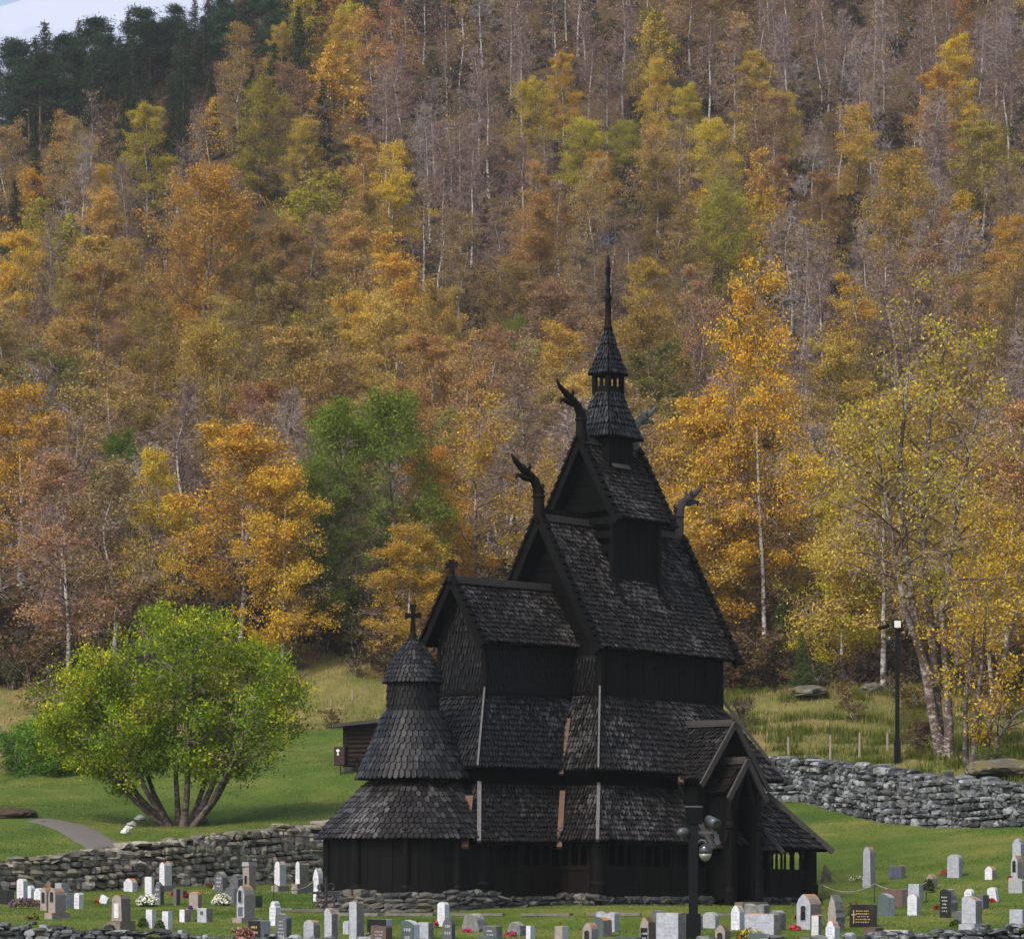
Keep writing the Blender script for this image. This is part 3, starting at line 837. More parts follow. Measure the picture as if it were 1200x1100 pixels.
mb = MB(); hip(mb, (-3.03, 1.27, 5.36), (-4.03, 1.95, 3.76), 0.13, 0.09); cpart(mb, 'gutter_plank', [M['bark']], sk2)
mb = MB(); mb.beam((CU - .02, CW + .05, CT + .02), (-2.5, CW + .05, CT + .02), 0.05, 0.1); mb.beam((CU - .05, -CW, CT + .02), (CU - .05, CW, CT + .02), 0.05, 0.1)
cpart(mb, 'flashing_board', [M['board']], sk2)
# --- inner walls behind the lower roofs
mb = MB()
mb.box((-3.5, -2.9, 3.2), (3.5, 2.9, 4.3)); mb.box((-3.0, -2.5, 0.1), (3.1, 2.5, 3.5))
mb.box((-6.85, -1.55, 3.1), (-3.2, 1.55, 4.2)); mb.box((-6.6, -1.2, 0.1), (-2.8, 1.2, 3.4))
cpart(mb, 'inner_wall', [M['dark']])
# --- lower roofs over the outer gallery
LT, LB = 3.46, 1.88
ni = (-3.55, 3.6, 2.95); no = (-4.92, 4.95, 4.2)
lo = skirt('gallery_roof', [((ni[0], ni[2], LT), (ni[1], ni[2], LT), (no[0], no[2], LB), (no[1], no[2], LB)), ((ni[1], ni[2], LT), (ni[1], -ni[2], LT), (no[1], no[2], LB), (no[1], -no[2], LB)),
     ((ni[0], -ni[2], LT), (ni[1], -ni[2], LT), (no[0], -no[2], LB), (no[1], -no[2], LB)), ((ni[0], -ni[2], LT), (ni[0], ni[2], LT), (no[0], -no[2], LB), (no[0], no[2], LB))], 'shingle')
mb = MB(); hip(mb, (ni[0], ni[2], LT + .04), (no[0] - .03, no[2] + .03, LB + .02), 0.09, 0.1); cpart(mb, 'hip_board', [M['pale']], lo)
mb = MB(); hip(mb, (ni[1], ni[2], LT + .04), (no[1] + .1, no[2] + .1, LB - .06), 0.22, 0.16); cpart(mb, 'hip_board', [M['trim']], lo)
ci = (-6.9, 1.6); cq = (-8.02, 2.73)
lo2 = skirt('chancel_gallery_roof', [((ci[0], ci[1], LT), (-3.4, ci[1], LT), (cq[0], cq[1], 1.84), (-4.8, cq[1], 1.84)), ((ci[0], -ci[1], LT), (-3.4, -ci[1], LT), (cq[0], -cq[1], 1.84), (-4.8, -cq[1], 1.84)),
     ((ci[0], -ci[1], LT), (ci[0], ci[1], LT), (cq[0], -cq[1], 1.84), (cq[0], cq[1], 1.84))], 'shingle')
mb = MB(); hip(mb, (ci[0], ci[1], LT + .04), (cq[0] - .03, cq[1] + .03, 1.84 + .02), 0.11, 0.1); cpart(mb, 'hip_board', [M['pale']], lo2)
mb = MB(); hip(mb, (-3.95, 1.93, 3.28), (-4.98, 2.80, 1.70), 0.15, 0.11); cpart(mb, 'gutter_plank', [M['bark']], lo2)
mb = MB(); mb.beam((-7.42, 1.72, 3.1), (-8.42, 2.54, 1.70), 0.24, 0.10); cpart(mb, 'gutter_plank', [M['bark']], lo2)
# --- apse
AC = (-7.9, 0.0)
A0, A1 = math.radians(60), math.radians(300)
apse = MB(); cone_shingles(apse, [(2.72, 1.93), (2.28, 2.48), (1.44, 3.36), (1.2, 3.55)], AC, A0, A1, 0.2, 0.165); a_low = cpart(apse, 'apse_gallery_roof', [M['shingle']])
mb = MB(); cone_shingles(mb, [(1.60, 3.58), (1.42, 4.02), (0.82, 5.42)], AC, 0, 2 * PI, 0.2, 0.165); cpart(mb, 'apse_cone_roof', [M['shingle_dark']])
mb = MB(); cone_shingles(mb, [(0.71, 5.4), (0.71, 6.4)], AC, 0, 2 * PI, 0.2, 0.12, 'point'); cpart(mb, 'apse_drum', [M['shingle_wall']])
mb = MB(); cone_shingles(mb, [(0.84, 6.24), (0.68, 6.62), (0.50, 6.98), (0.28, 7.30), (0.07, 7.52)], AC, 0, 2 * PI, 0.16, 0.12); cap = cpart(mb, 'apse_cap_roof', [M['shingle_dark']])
def cross(name, c, h, w, t, parent=None, flare=False, rot=0.0):
    mb = MB(); x, y, z = c
    mb.lathe([(0.15, z - .05), (0.12, z + .06), (0.075, z + .14), (0.06, z + .22)], (x, y, 0), 12)
    e = np.array([math.cos(rot), math.sin(rot), 0])
    C = np.array([x, y, 0.0])
    zz = z + 0.2
    f = 1.5 if flare else 1.0
    def arm(a, b, w0, w1, axis):
        a = np.array(a); b = np.array(b)
        other = e if axis == 'z' else np.array([0, 0, 1.0])
        dep = np.cross(e, (0, 0, 1)) * t / 2
        mb.hexa([a - other * w0 - dep, a + other * w0 - dep, a + other * w0 + dep, a - other * w0 + dep, b - other * w1 - dep, b + other * w1 - dep, b + other * w1 + dep, b - other * w1 + dep])
    hc = zz + h * 0.58
    arm(C + [0, 0, zz - .02], C + [0, 0, hc], 0.055 * f, 0.05, 'z'); arm(C + [0, 0, hc], C + [0, 0, zz + h], 0.05, 0.06 * f, 'z')
    arm(C + e * 0.04 + [0, 0, hc], C + e * w + [0, 0, hc], 0.055, 0.06 * f, 'x'); arm(C - e * 0.04 + [0, 0, hc], C - e * w + [0, 0, hc], 0.055, 0.06 * f, 'x')
    return cpart(mb, name, [M['iron'] if False else M['board']], parent)
cross('cross', (AC[0], AC[1], 7.5), 0.72, 0.23, 0.09, cap, True, math.radians(-45 + 90))
cross('cross', (-6.42, 0, 9.2), 0.36, 0.17, 0.07, None, True, math.radians(60))
# apse gallery wall: planks between round posts
mb = MB(); N = 30; R = 2.42
pts = [(AC[0] + R * math.cos(A0 - .1 + (A1 - A0 + .2) * i / N), AC[1] + R * math.sin(A0 - .1 + (A1 - A0 + .2) * i / N)) for i in range(N + 1)]
for i in range(N): wall_quad(mb, pts[i], pts[i + 1], 0.5, 2.25, 0.07, 0.26)
cpart(mb, 'apse_gallery_wall', [M['board']])
mb = MB()
for i in range(N):
    p, q = np.array(pts[i]), np.array(pts[i + 1]); mb.beam((*(AC + (p - AC) * 1.03), 0.58), (*(AC + (q - AC) * 1.03), 0.58), 0.14, 0.26)
cpart(mb, 'sill_beam', [M['board']])
for i in range(2, N, 4):
    p = AC + (np.array(pts[i]) - AC) * 1.02
    mb = MB(); mb.lathe([(0.17, .42), (0.17, .62), (0.13, .7), (0.12, 2.2)], (*p, 0), 14); cpart(mb, 'wall_post', [M['board']])
# --- gallery walls with their little arcades
def arcade(mb, a, b, z0, z1=2.15, rail=1.12, op0=1.2, op1=1.84, solid=False):
    a = np.array(a, float); b = np.array(b, float); L = np.linalg.norm(b - a); d = (b - a) / L
    if solid:
        wall_quad(mb, a, b, z0, z1, 0.08, 0.24); return
    wall_quad(mb, a, b, z0 + 0.2, rail, 0.06, 0.28)
    mb.beam((*a, z0 + .12), (*b, z0 + .12), 0.2, 0.26)
    mb.beam((*a, rail + .03), (*b, rail + .03), 0.12, 0.13)
    k = max(1, int(round(L / 0.36)))
    for i in range(k + 1):
        p = a + d * (i * L / k)
        r = 0.035
        mb.lathe([(r * 1.5, rail + .08), (r, rail + .16), (r * 1.25, (rail + op1) / 2), (r * .9, op1 - .14), (r * 2.6, op1), (r * 3.4, op1 + .06)], (*p, 0), 8)
    mb.beam((*a, (op1 + z1) / 2 + .03), (*b, (op1 + z1) / 2 + .03), 0.1, z1 - op1)
mb = MB(); g = 3.82
for a, b in (((-4.5, g), (-0.05, g)), ((1.55, g), (4.55, g)), ((4.55, g), (4.55, -g)), ((4.55, -g), (-4.5, -g)), ((-4.5, g), (-4.5, 2.4)), ((-4.5, -2.4), (-4.5, -g))):
    arcade(mb, a, b, 0.22)
arcade(mb, (-7.55, 2.36), (-4.5, 2.36), 0.28); arcade(mb, (-7.55, -2.36), (-4.5, -2.36), 0.28); arcade(mb, (-7.55, 1.0), (-7.55, 2.36), 0.4, solid=True)
cpart(mb, 'gallery_wall', [M['board_brown']])
for p in ((-4.5, g), (-2.95, g), (-1.4, g), (2.6, g), (4.55, g), (4.55, 1.6), (4.55, -1.6), (4.55, -g), (0, -g), (-4.5, -g), (-7.55, 2.36), (-6.1, 2.36), (-7.55, -2.36)):
    mb = MB(); big = p in ((-4.5, g), (4.55, g), (-7.55, 2.36))
    r = 0.21 if big else 0.13
    mb.lathe([(r * 1.15, .05), (r * 1.15, .62), (r * 1.22, .66), (r * 1.22, .72), (r, .78), (r * .95, 2.25)], (*p, 0), 16); cpart(mb, 'wall_post', [M['board']])
# --- foundation of laid stones
def foundation():
    V = []
    rr = np.random.default_rng(21)
    def run(a, b, z0, z1, outw):
        a = np.array(a, float); b = np.array(b, float); L = np.linalg.norm(b - a); d = (b - a) / L
        z = z0
        while z < z1:
            h = rr.uniform(0.11, 0.2); s = 0
            while s < L:
                w = rr.uniform(0.18, 0.55)
                p = a + d * min(L, s + w / 2)
                V.append(rock_lump(rr, np.array([p[0], p[1], z + h / 2]), w * 1.05, 0.34, h * 1.08, d)); s += w * .98
            z += h * 0.94
    for i in range(N): run(AC + (np.array(pts[i]) - AC) * 1.04, AC + (np.array(pts[i + 1]) - AC) * 1.04, -0.1, 0.46, 0)
    for a, b, z in (((-4.6, 3.92), (-.05, 3.92), .2), ((1.5, 3.92), (4.65, 3.92), .18), ((4.65, 3.9), (4.65, -3.9), .2), ((-4.6, 2.3), (-4.6, 3.9), .26), ((-7.6, 2.46), (-4.6, 2.46), .3), ((-7.62, 1.0), (-7.62, 2.46), .42), ((-4.6, -3.9), (4.6, -3.9), .2), ((-7.6, -2.46), (-4.6, -2.46), .3)):
        run(a, b, -0.15, z, 0)
    V = np.array(V); k = len(V)
    o = bpy.data.objects.new('foundation', fast_mesh('foundation', xf(V.reshape(-1, 3)), (LUMPF[None] + (np.arange(k) * 26)[:, None, None]).reshape(-1, 4), M['founding']))
    link(o, CH)
foundation()
# --- south porch: an upper gable on the skirt roof, a lower one over the door
PU = 0.75
dm = gable_roof('porch_upper_roof', 1.7, 4.2, 1.4, 3.69, 5.37, PU, 'v', 'shingle', ends=(False, True), bw=0.16, bmat='trim', scales=False)
mb = MB(); hip(mb, (PU - .68, 2.3, 4.95), (PU - 1.42, 3.46, 3.62), 0.17, 0.1); cpart(mb, 'gutter_plank', [M['bark']], dm)
mb = MB()
mb.add([(PU - 1.2, 3.85, 3.8), (PU + 1.2, 3.85, 3.8), (PU, 3.85, 5.2)], [(0, 1, 2)])
mb.box((PU - 1.15, 3.3, 2.0), (PU + 1.15, 3.84, 3.8))
pw = cpart(mb, 'porch_wall', [M['board']])
lp = gable_roof('porch_lower_roof', 3.6, 4.68, 0.78, 3.32, 4.29, PU, 'v', 'board_brown', ends=(False, True), bw=0.17, bmat='trim', scales=False, row=0.3, wid=1.2)
mb = MB()
for s in (-1, 1):
    wall_quad(mb, (PU + s * .66, 3.6), (PU + s * .66, 4.5), 0.25, 3.3, 0.06, 0.2)
    wall_quad(mb, (PU + s * .64, 4.52), (PU + s * .36, 4.52), 0.2, 3.3, 0.08, 0.2)
    mb.beam((PU + s * .8, 4.58, 1.9), (PU + s * .02, 4.58, 4.1), 0.08, 0.14)
cpart(mb, 'porch_side', [M['board']])
for s in (-1, 1):
    mb = MB(); mb.lathe([(0.15, .05), (0.15, .5), (0.11, .6), (0.10, 2.3), (0.15, 2.36), (0.15, 2.46), (0.1, 2.55), (0.1, 3.4)], (PU + s * .62, 4.56, 0), 12); cpart(mb, 'porch_post', [M['board']])
mb = MB(); wall_quad(mb, (PU - .4, 3.95), (PU + .4, 3.95), 0.25, 2.75, 0.06, 0.2)
for z in (0.7, 1.3, 2.2): mb.beam((PU - .38, 4.0, z), (PU + .38, 4.0, z), 0.03, 0.05)
cpart(mb, 'door', [M['door']])
mb = MB(); mb.box((PU - .55, 4.3, -0.1), (PU + .55, 5.0, 0.18)); cpart(mb, 'door_step', [M['slab']])
# side roofs of the porch laid over the gallery roof, each with its edge board
for s, u_in, u_out in ((-1, PU - .7, PU - 1.15), (1, PU + .7, PU + 1.55)):
    mb = MB()
    t0, t1 = (3.05, 3.55), (4.42, 1.75)
    if s < 0: shingles(mb, (u_out + .1, *t0), (u_in, *t0), (u_out, *t1), (u_in, *t1), 0.19, 0.12, 0.024)
    else: shingles(mb, (u_in, *t0), (u_out - .55, *t0), (u_in, *t1), (u_out + .3, *t1), 0.19, 0.12, 0.024)
    r = cpart(mb, 'porch_side_roof', [M['shingle']])
    mb = MB()
    if s < 0: hip(mb, (u_out + .1, t0[0], t0[1] + .03), (u_out, t1[0] + .03, t1[1]), 0.09, 0.1)
    else: hip(mb, (u_out - .55, t0[0], t0[1] + .03), (u_out + .32, t1[0] + .05, t1[1] - .03), 0.16, 0.12)
    cpart(mb, 'edge_board', [M['trim']], r)

# --- ridge turret in three stages
mb = MB()
for a, b in (((-.85, 1.0), (.98, 1.0)), ((-.85, -1.0), (.98, -1.0))): wall_quad(mb, a, b, 9.0, 11.7, 0.08, 0.26)
wall_quad(mb, (.98, -1), (.98, 1), 9.3, 11.7, 0.08, 0.26)
mb.mi = 1
for s in (-.85, .95):
    z = 11.55
    while z < 13.1:
        w = (13.45 - z) / 1.62; w2 = max(.02, (13.45 - z - .26) / 1.62)
        mb.hexa([(s - .03, -w, z), (s + .03, -w, z), (s + .03, w, z), (s - .03, w, z), (s - .03, -w2, z + .25), (s + .03, -w2, z + .25), (s + .03, w2, z + .25), (s - .03, w2, z + .25)]); z += .262
tb = cpart(mb, 'turret_lower_stage', [M['board'], M['dark']])
for u in (-.95, .98):
    for v in (-1.02, 1.02):
        mb = MB()
        s = 1 if v > 0 else -1
        mb.beam((u, v, 11.6), (u, v + s * .02, 9.5), 0.14, 0.14); mb.beam((u, v + s * .02, 9.6), (u, v + s * .46, 8.80), 0.10, 0.12)
        cpart(mb, 'turret_corner_board', [M['board']], tb)
for z in (10.35, 10.75, 11.15):
    mb = MB(); mb.hexa([(-.93, -.95, z), (-.78, -.95, z + .05), (-.78, .95, z + .05), (-.93, .95, z), (-.93, -.95, z + .17), (-.78, -.95, z + .22), (-.78, .95, z + .22), (-.93, .95, z + .17)]); cpart(mb, 'louvre', [M['board']], tb)
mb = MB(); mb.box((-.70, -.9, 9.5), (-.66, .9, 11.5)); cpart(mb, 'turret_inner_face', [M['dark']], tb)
tr = gable_roof('turret_gable_roof', -1.22, 1.12, 1.42, 11.29, 13.6, ends=(True, True), bw=0.22, row=0.14, wid=0.11, ridge=True)
TC = (-0.05, 0.0)
def sq(mb, h, z0, z1, plank=0.2, open_e=False):
    cs = [(TC[0] - h, h), (TC[0] + h, h), (TC[0] + h, -h), (TC[0] - h, -h)]
    for i in range(4):
        if open_e and i == 3: continue
        wall_quad(mb, cs[i], cs[(i + 1) % 4], z0, z1, 0.05, plank)
mb = MB(); sq(mb, 0.44, 12.5, 13.85)
t2 = cpart(mb, 'turret_middle_stage', [M['board']])
for sx in (-1, 1):
    for sy in (-1, 1):
        mb = MB(); mb.beam((TC[0] + sx * .45, sy * .45, 12.35), (TC[0] + sx * .45, sy * .45, 13.9), 0.12, 0.12); cpart(mb, 'turret_corner_board', [M['board']], t2)
mb = MB()
for s in (1, -1): mb.hexa([(TC[0] - .36, s * .47, 13.0), (TC[0] + .36, s * .47, 13.0), (TC[0] + .36, s * .50, 13.0), (TC[0] - .36, s * .50, 13.0), (TC[0] - .36, s * .47, 12.93), (TC[0] + .36, s * .47, 12.93), (TC[0] + .36, s * .62, 12.86), (TC[0] - .36, s * .62, 12.86)])
cpart(mb, 'turret_drip_board', [M['trim']], t2)
def square_roof(name, prof, mat, row=0.15, wid=0.1):
    mb = MB()
    for i in range(len(prof) - 1):
        (h0, z0), (h1, z1) = prof[i], prof[i + 1]
        for k in range(4):
            a = k * PI / 2
            def c(hh, zz, s): 
                x, y = hh, s * hh
                return (TC[0] + x * math.cos(a) - y * math.sin(a), x * math.sin(a) + y * math.cos(a), zz)
            shingles(mb, c(h1, z1, -1), c(h1, z1, 1), c(h0, z0, -1), c(h0, z0, 1), row, wid, 0.02, 'point', (math.cos(a), math.sin(a), .3))
    return cpart(mb, name, [M[mat]])
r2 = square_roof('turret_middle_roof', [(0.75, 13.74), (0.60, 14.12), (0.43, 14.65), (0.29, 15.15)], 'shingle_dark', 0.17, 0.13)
mb = MB(); h = 0.275
for sx in (-1, 1):
    for sy in (-1, 1): mb.box((TC[0] + sx * h - .06, sy * h - .06, 15.05), (TC[0] + sx * h + .06, sy * h + .06, 15.85))
for k in range(4):
    a = k * PI / 2
    R2 = lambda x, y, z: (TC[0] + x * math.cos(a) - y * math.sin(a), x * math.sin(a) + y * math.cos(a), z)
    def bx(y0, y1, z0, z1): mb.hexa([R2(h - .02, y0, z0), R2(h + .03, y0, z0), R2(h + .03, y1, z0), R2(h - .02, y1, z0), R2(h - .02, y0, z1), R2(h + .03, y0, z1), R2(h + .03, y1, z1), R2(h - .02, y1, z1)])
    bx(-h, h, 15.05, 15.28); bx(-h, h, 15.58, 15.85); bx(-.05, .05, 15.28, 15.58)
    for s in (-1, 1): bx(s * .22 - .04, s * .22 + .04, 15.28, 15.58)
cpart(mb, 'turret_bell_stage', [M['board']])
r3 = square_roof('turret_top_roof', [(0.43, 15.64), (0.30, 16.05), (0.19, 16.5), (0.06, 17.05)], 'shingle_dark', 0.15, 0.11)
mb = MB()
mb.lathe([(0.13, 16.95), (0.13, 17.05), (0.10, 17.1), (0.085, 17.8), (0.105, 17.83), (0.105, 17.95), (0.07, 18.0), (0.07, 18.1), (0.09, 18.15), (0.055, 18.22), (0.055, 18.55), (0.085, 18.6), (0.07, 18.68), (0.095, 18.74), (0.06, 18.82), (0.05, 18.95), (0.025, 19.15)], (*TC, 0), 12)
sp = cpart(mb, 'spire', [M['board_brown']], None, True)
mb = MB(); mb.tube([(*TC, 19.0), (*TC, 19.95)], [0.012, 0.008], 6)
k = 14
ring = [(TC[0] - .14 + .13 * math.cos(i * 2 * PI / k) * .7, .0 + .13 * math.cos(i * 2 * PI / k) * .7, 19.55 + .15 * math.sin(i * 2 * PI / k)) for i in range(k + 1)]
mb.tube(ring, [0.028] * (k + 1), 6)
mb.tube([(TC[0] - .14, 0, 19.55), (TC[0] - .05, .05, 19.62), (TC[0] + .1, .08, 19.5), (TC[0] + .26, .12, 19.62)], [0.05, 0.04, 0.03, 0.015], 6)
mb.tube([(TC[0] + .02, .04, 19.56), (TC[0] + .16, .1, 19.66), (TC[0] + .24, .14, 19.7)], [0.03, 0.03, 0.01], 6)
cpart(mb, 'weathervane', [M['vane']], sp)
# --- dragon heads
def dragon(base, s, k, mat, lean=0.0):
    """s: +1 points along +u, -1 along -u"""
    b = np.array(base, float)
    P = lambda a, z, w=0.0: b + np.array([s * a, w, 0]) * k + np.array([0, 0, z]) * k
    mb = MB()
    mb.tube([P(-.28, -.25), P(-.06, 0), P(0, .25), P(0, .55), P(.04, .85), P(.16, 1.08), P(.36, 1.2)], np.array([.18, .18, .17, .155, .14, .135, .12]) * k, 10)
    mb.tube([P(.30, 1.16), P(.5, 1.28), P(.72, 1.42), P(.95, 1.58), P(1.10, 1.76)], np.array([.135, .125, .10, .075, .03]) * k, 8)       # long upper jaw
    mb.tube([P(.34, 1.10), P(.55, 1.12), P(.74, 1.18), P(.88, 1.20), P(.92, 1.08)], np.array([.10, .085, .07, .055, .03]) * k, 8)          # curled lower jaw
    for w in (-.07, .07):
        mb.tube([P(.5, 1.3, w), P(.46, 1.44, w * 1.5), P(.50, 1.56, w * 1.6)], np.array([.06, .05, .012]) * k, 6)                             # pricked ears
        mb.tube([P(.42, 1.22, w * 1.6), P(.46, 1.24, w * 1.9)], np.array([.05, .03]) * k, 8)
    for i in range(7):
        z = .05 + i * .14
        mb.tube([P(-.14, z), P(-.23, z + .07), P(-.14, z + .1)], np.array([.05, .03, .04]) * k, 5)                                         # carved mane
    mb.lathe([(0.16 * k, b[2] + .58 * k), (0.19 * k, b[2] + .61 * k), (0.19 * k, b[2] + .66 * k), (0.16 * k, b[2] + .7 * k)], (b[0] - 0, b[1], 0), 10)
    return cpart(mb, 'dragon_head', [M[mat]], None, True)
dragon((-2.95, 0, 11.15), -1, 1.0, 'board_brown'); dragon((3.02, 0, 11.2), 1, .95, 'trim')
dragon((-1.2, 0, 13.6), -1, .92, 'board_brown'); dragon((1.1, 0, 13.5), 1, .85, 'pale')
# pierced cresting along the nave ridge, either side of the turret
for a, b in ((-2.75, -1.0), (1.15, 2.9)):
    mb = MB()
    n = int((b - a) / .17)
    for i in range(n):
        u = a + (b - a) * (i + .5) / n
        mb.hexa([(u - .045, -.03, 11.25), (u + .045, -.03, 11.25), (u + .045, .03, 11.25), (u - .045, .03, 11.25), (u - .065, -.03, 11.42), (u + .065, -.03, 11.42), (u + .065, .03, 11.42), (u - .065, .03, 11.42)])
    mb.beam((a, 0, 11.45), (b, 0, 11.45), .07, .05)
    cpart(mb, 'ridge_cresting', [M['board_brown']], nave_roof)
# ------------------------------------------------------------------ trees
def leaves_arrays(rng, c, size, down=0.0, asp=0.6):
    n = len(c)
    a = rng.normal(0, 1, (n, 3)); a[:, 2] -= down; a /= np.linalg.norm(a, axis=1, keepdims=True)
    b = np.cross(a, rng.normal(0, 1, (n, 3))); b /= np.linalg.norm(b, axis=1, keepdims=True) + 1e-9
    s = size * rng.uniform(0.6, 1.35, (n, 1))
    a = a * s * 0.5; b = b * s * 0.5 * asp
    v = np.stack([c - a, c + b, c + a, c - b], 1).reshape(-1, 3)
    return v, np.arange(n * 4).reshape(n, 4)
def ribbons(rng, p, q, w):
    """thin flat twigs from points p to points q"""
    d = q - p
    s = np.cross(d, rng.normal(0, 1, d.shape)); s /= np.linalg.norm(s, axis=1, keepdims=True) + 1e-9
    s = s * (np.asarray(w).reshape(-1, 1) if np.ndim(w) else w)
    v = np.stack([p - s, p + s, q + s * .4, q - s * .4], 1).reshape(-1, 3)
    return v, np.arange(len(p) * 4).reshape(-1, 4)
def cat(parts):
    V, Fs, n = [], [], 0
    for v, f in parts:
        V.append(v); Fs.append(f + n); n += len(v)
    return np.vstack(V), np.vstack(Fs)
def grow(rng, H, R, base=0.25, nb=34, ntw=9, nleaf=9000, leaf=0.17, droop=0.5, up=0.7, prof='birch', r0=0.13, stems=None, clump=0.20, sparse=0.25, lean=0.012, twig_w=0.008, twl=0.42, tips=0.45):
    """a broadleaf tree: stems, limbs, twigs and leaf clusters; returns the arrays of trunk, branches and crown"""
    TR, BR, TW0, TW1, LC = [], [], [], [], []
    if stems is None:
        stems = [[(0, 0, -0.3), (lean * H * rng.normal(), lean * H * rng.normal(), H * .35), (lean * 2 * H * rng.normal(), lean * 2 * H * rng.normal(), H * .7), (lean * 2.4 * H * rng.normal(), lean * 2.4 * H * rng.normal(), H * .985)]]
    tot_w = []
    twigs = []
    for st in stems:
        st = np.array(st, float); k = len(st)
        t = np.linspace(0, 1, 12)
        tl = np.concatenate([[0], np.cumsum(np.linalg.norm(np.diff(st, axis=0), axis=1))]); tl /= tl[-1]
        P = np.stack([np.interp(t, tl, st[:, j]) for j in range(3)], -1)
        P[1:-1, :2] += np.cumsum(rng.normal(0, 0.0016 * H, (10, 2)), axis=0)
        rs = r0 * (1 - t) ** 0.85 * (1 + 0.5 * np.exp(-t * 18)) + 0.006
        if len(stems) > 1: rs = rs * rng.uniform(0.7, 1.0)
        TR.append(tube_arrays(P, rs, 7))
        zs = P[:, 2]
        n_b = int(nb / len(stems))
        az0 = rng.uniform(0, 6.28)
        for i in range(n_b):
            tb = base + (0.985 - base) * ((i + rng.uniform(0, 1)) / n_b)
            p0 = np.array([np.interp(tb, t, P[:, j]) for j in range(3)])
            x = (tb - base) / (1 - base)
            if prof == 'birch': ln = R * (0.42 + 1.05 * (1 - x) ** 0.9 * min(1, 0.35 + x * 3.0)) * 0.95
            elif prof == 'round': ln = R * (0.25 + 1.0 * math.sin(PI * min(1, 0.12 + x * 0.85)))
            else: ln = R * (0.15 + 0.95 * (1 - x))
            ln *= rng.uniform(0.6, 1.15)
            az = az0 + i * 2.399 + rng.normal(0, .4)
            el = up * (0.35 + 0.75 * x) + rng.normal(0, .15)
            d = np.array([math.cos(az) * math.cos(el), math.sin(az) * math.cos(el), math.sin(el)])
            q = [p0]; dd = d.copy(); m = 6
            for s in range(m):
                dd = dd + rng.normal(0, .12, 3) + np.array([0, 0, -droop * 0.16 * (s / m) * 2 + 0.03])
                dd = nrm(dd); q.append(q[-1] + dd * ln / m)
            q = np.array(q)
            rb = max(0.012, np.interp(tb, t, rs) * 0.45)
            BR.append(tube_arrays(q, rb * np.linspace(1, 0.2, m + 1), 4))
            dens = rng.random() ** 0.8 if rng.random() > sparse else 0.03
            for s in range(ntw):
                u = 0.25 + 0.75 * ((s + rng.random()) / ntw)
                a = np.array([np.interp(u * m, range(m + 1), q[:, j]) for j in range(3)])
                w = nrm(nrm(q[-1] - q[0]) * 0.6 + rng.normal(0, 0.75, 3) + np.array([0, 0, -droop * .35]))
                L = ln * twl * rng.uniform(0.5, 1.2)
                b = a + w * L * .55; c = b + nrm(w + np.array([0, 0, -droop]) + rng.normal(0, .3, 3)) * L * .5
                TW0 += [a, b]; TW1 += [b, c]
                for _ in range(3):
                    e = a + (b - a) * rng.random(); TW0.append(e); TW1.append(e + nrm(w + rng.normal(0, .8, 3) + np.array([0, 0, -droop * .6])) * L * .45)
                twigs.append((a, b, c, dens * rng.uniform(.3, 1.3) * (0.4 + u * .8)))
    tw = [x[3] for x in twigs]; sw = sum(tw) or 1
    for a, b, c, d in twigs:
        n = int(round(nleaf * d / sw))
        if n < 1: continue
        s = rng.random((n, 1)) ** (1 - tips)
        p = np.where(s < .5, a + (b - a) * s * 2, b + (c - b) * (s - .5) * 2)
        LC.append(p + rng.normal(0, clump, (n, 3)) * np.array([1, 1, .8]))
    tr = cat(TR)
    br = cat(BR); twg = ribbons(rng, np.array(TW0), np.array(TW1), twig_w)
    lc = leaves_arrays(rng, np.vstack(LC), leaf, droop * .8) if LC else None
    return tr, br, twg, lc
def conifer(rng, H, R, kind='spruce', dens=1.0):
    C = []; BR = []
    TR = [tube_arrays(np.array([[0, 0, -.3], [0.01 * H, 0, H * .5], [0, 0, H]]), np.array([.16, .10, .02]) * H / 12, 6)]
    V, Fn = [], []
    if kind == 'spruce':
        nw = int(30 * dens)
        for i in range(nw):
            z = H * (0.06 + 0.93 * i / nw); ln = R * (1 - (z / H)) ** 0.85 + 0.12
            for j in range(9):
                az = rng.uniform(0, 6.28); l = ln * rng.uniform(.55, 1.15)
                d = np.array([math.cos(az), math.sin(az), 0])
                m = max(4, int(34 * l))
                s = rng.random((m, 1)) ** .7
                p = np.array([0, 0, z]) + d * s * l + np.array([0, 0, 1]) * (-0.42 * l * s ** 1.2 + .16 * l * s ** 3) + rng.normal(0, .09, (m, 3)) * (0.5 + s)
                C.append(p)
        lc = leaves_arrays(rng, np.vstack(C), 0.24, 0.6, .3)
    else:
        for i in range(30):
            z = H * (0.36 + 0.64 * rng.random() ** .85); ln = R * (0.12 + 0.95 * min(1, (H - z) / (H * .5)) ** .8) * rng.uniform(.5, 1.1)
            az = rng.uniform(0, 6.28); d = np.array([math.cos(az), math.sin(az), .25])
            q = np.array([[0, 0, z - .3], *(np.array([0, 0, z]) + d * ln * .5,), *(np.array([0, 0, z]) + d * ln,)])
            BR.append(tube_arrays(q, np.array([.05, .035, .02]) * H / 12, 4))
            for k in range(5):
                c = q[1] + (q[2] - q[1]) * rng.uniform(-.2, 1.1) + rng.normal(0, .35, 3) * [1, 1, .4]
                C.append(c + rng.normal(0, 1, (75, 3)) * np.array([.42, .42, .22]))
        lc = leaves_arrays(rng, np.vstack(C), 0.30, -0.4, .28)
    return cat(TR), (cat(BR) if BR else None), None, lc
PROTO = {}
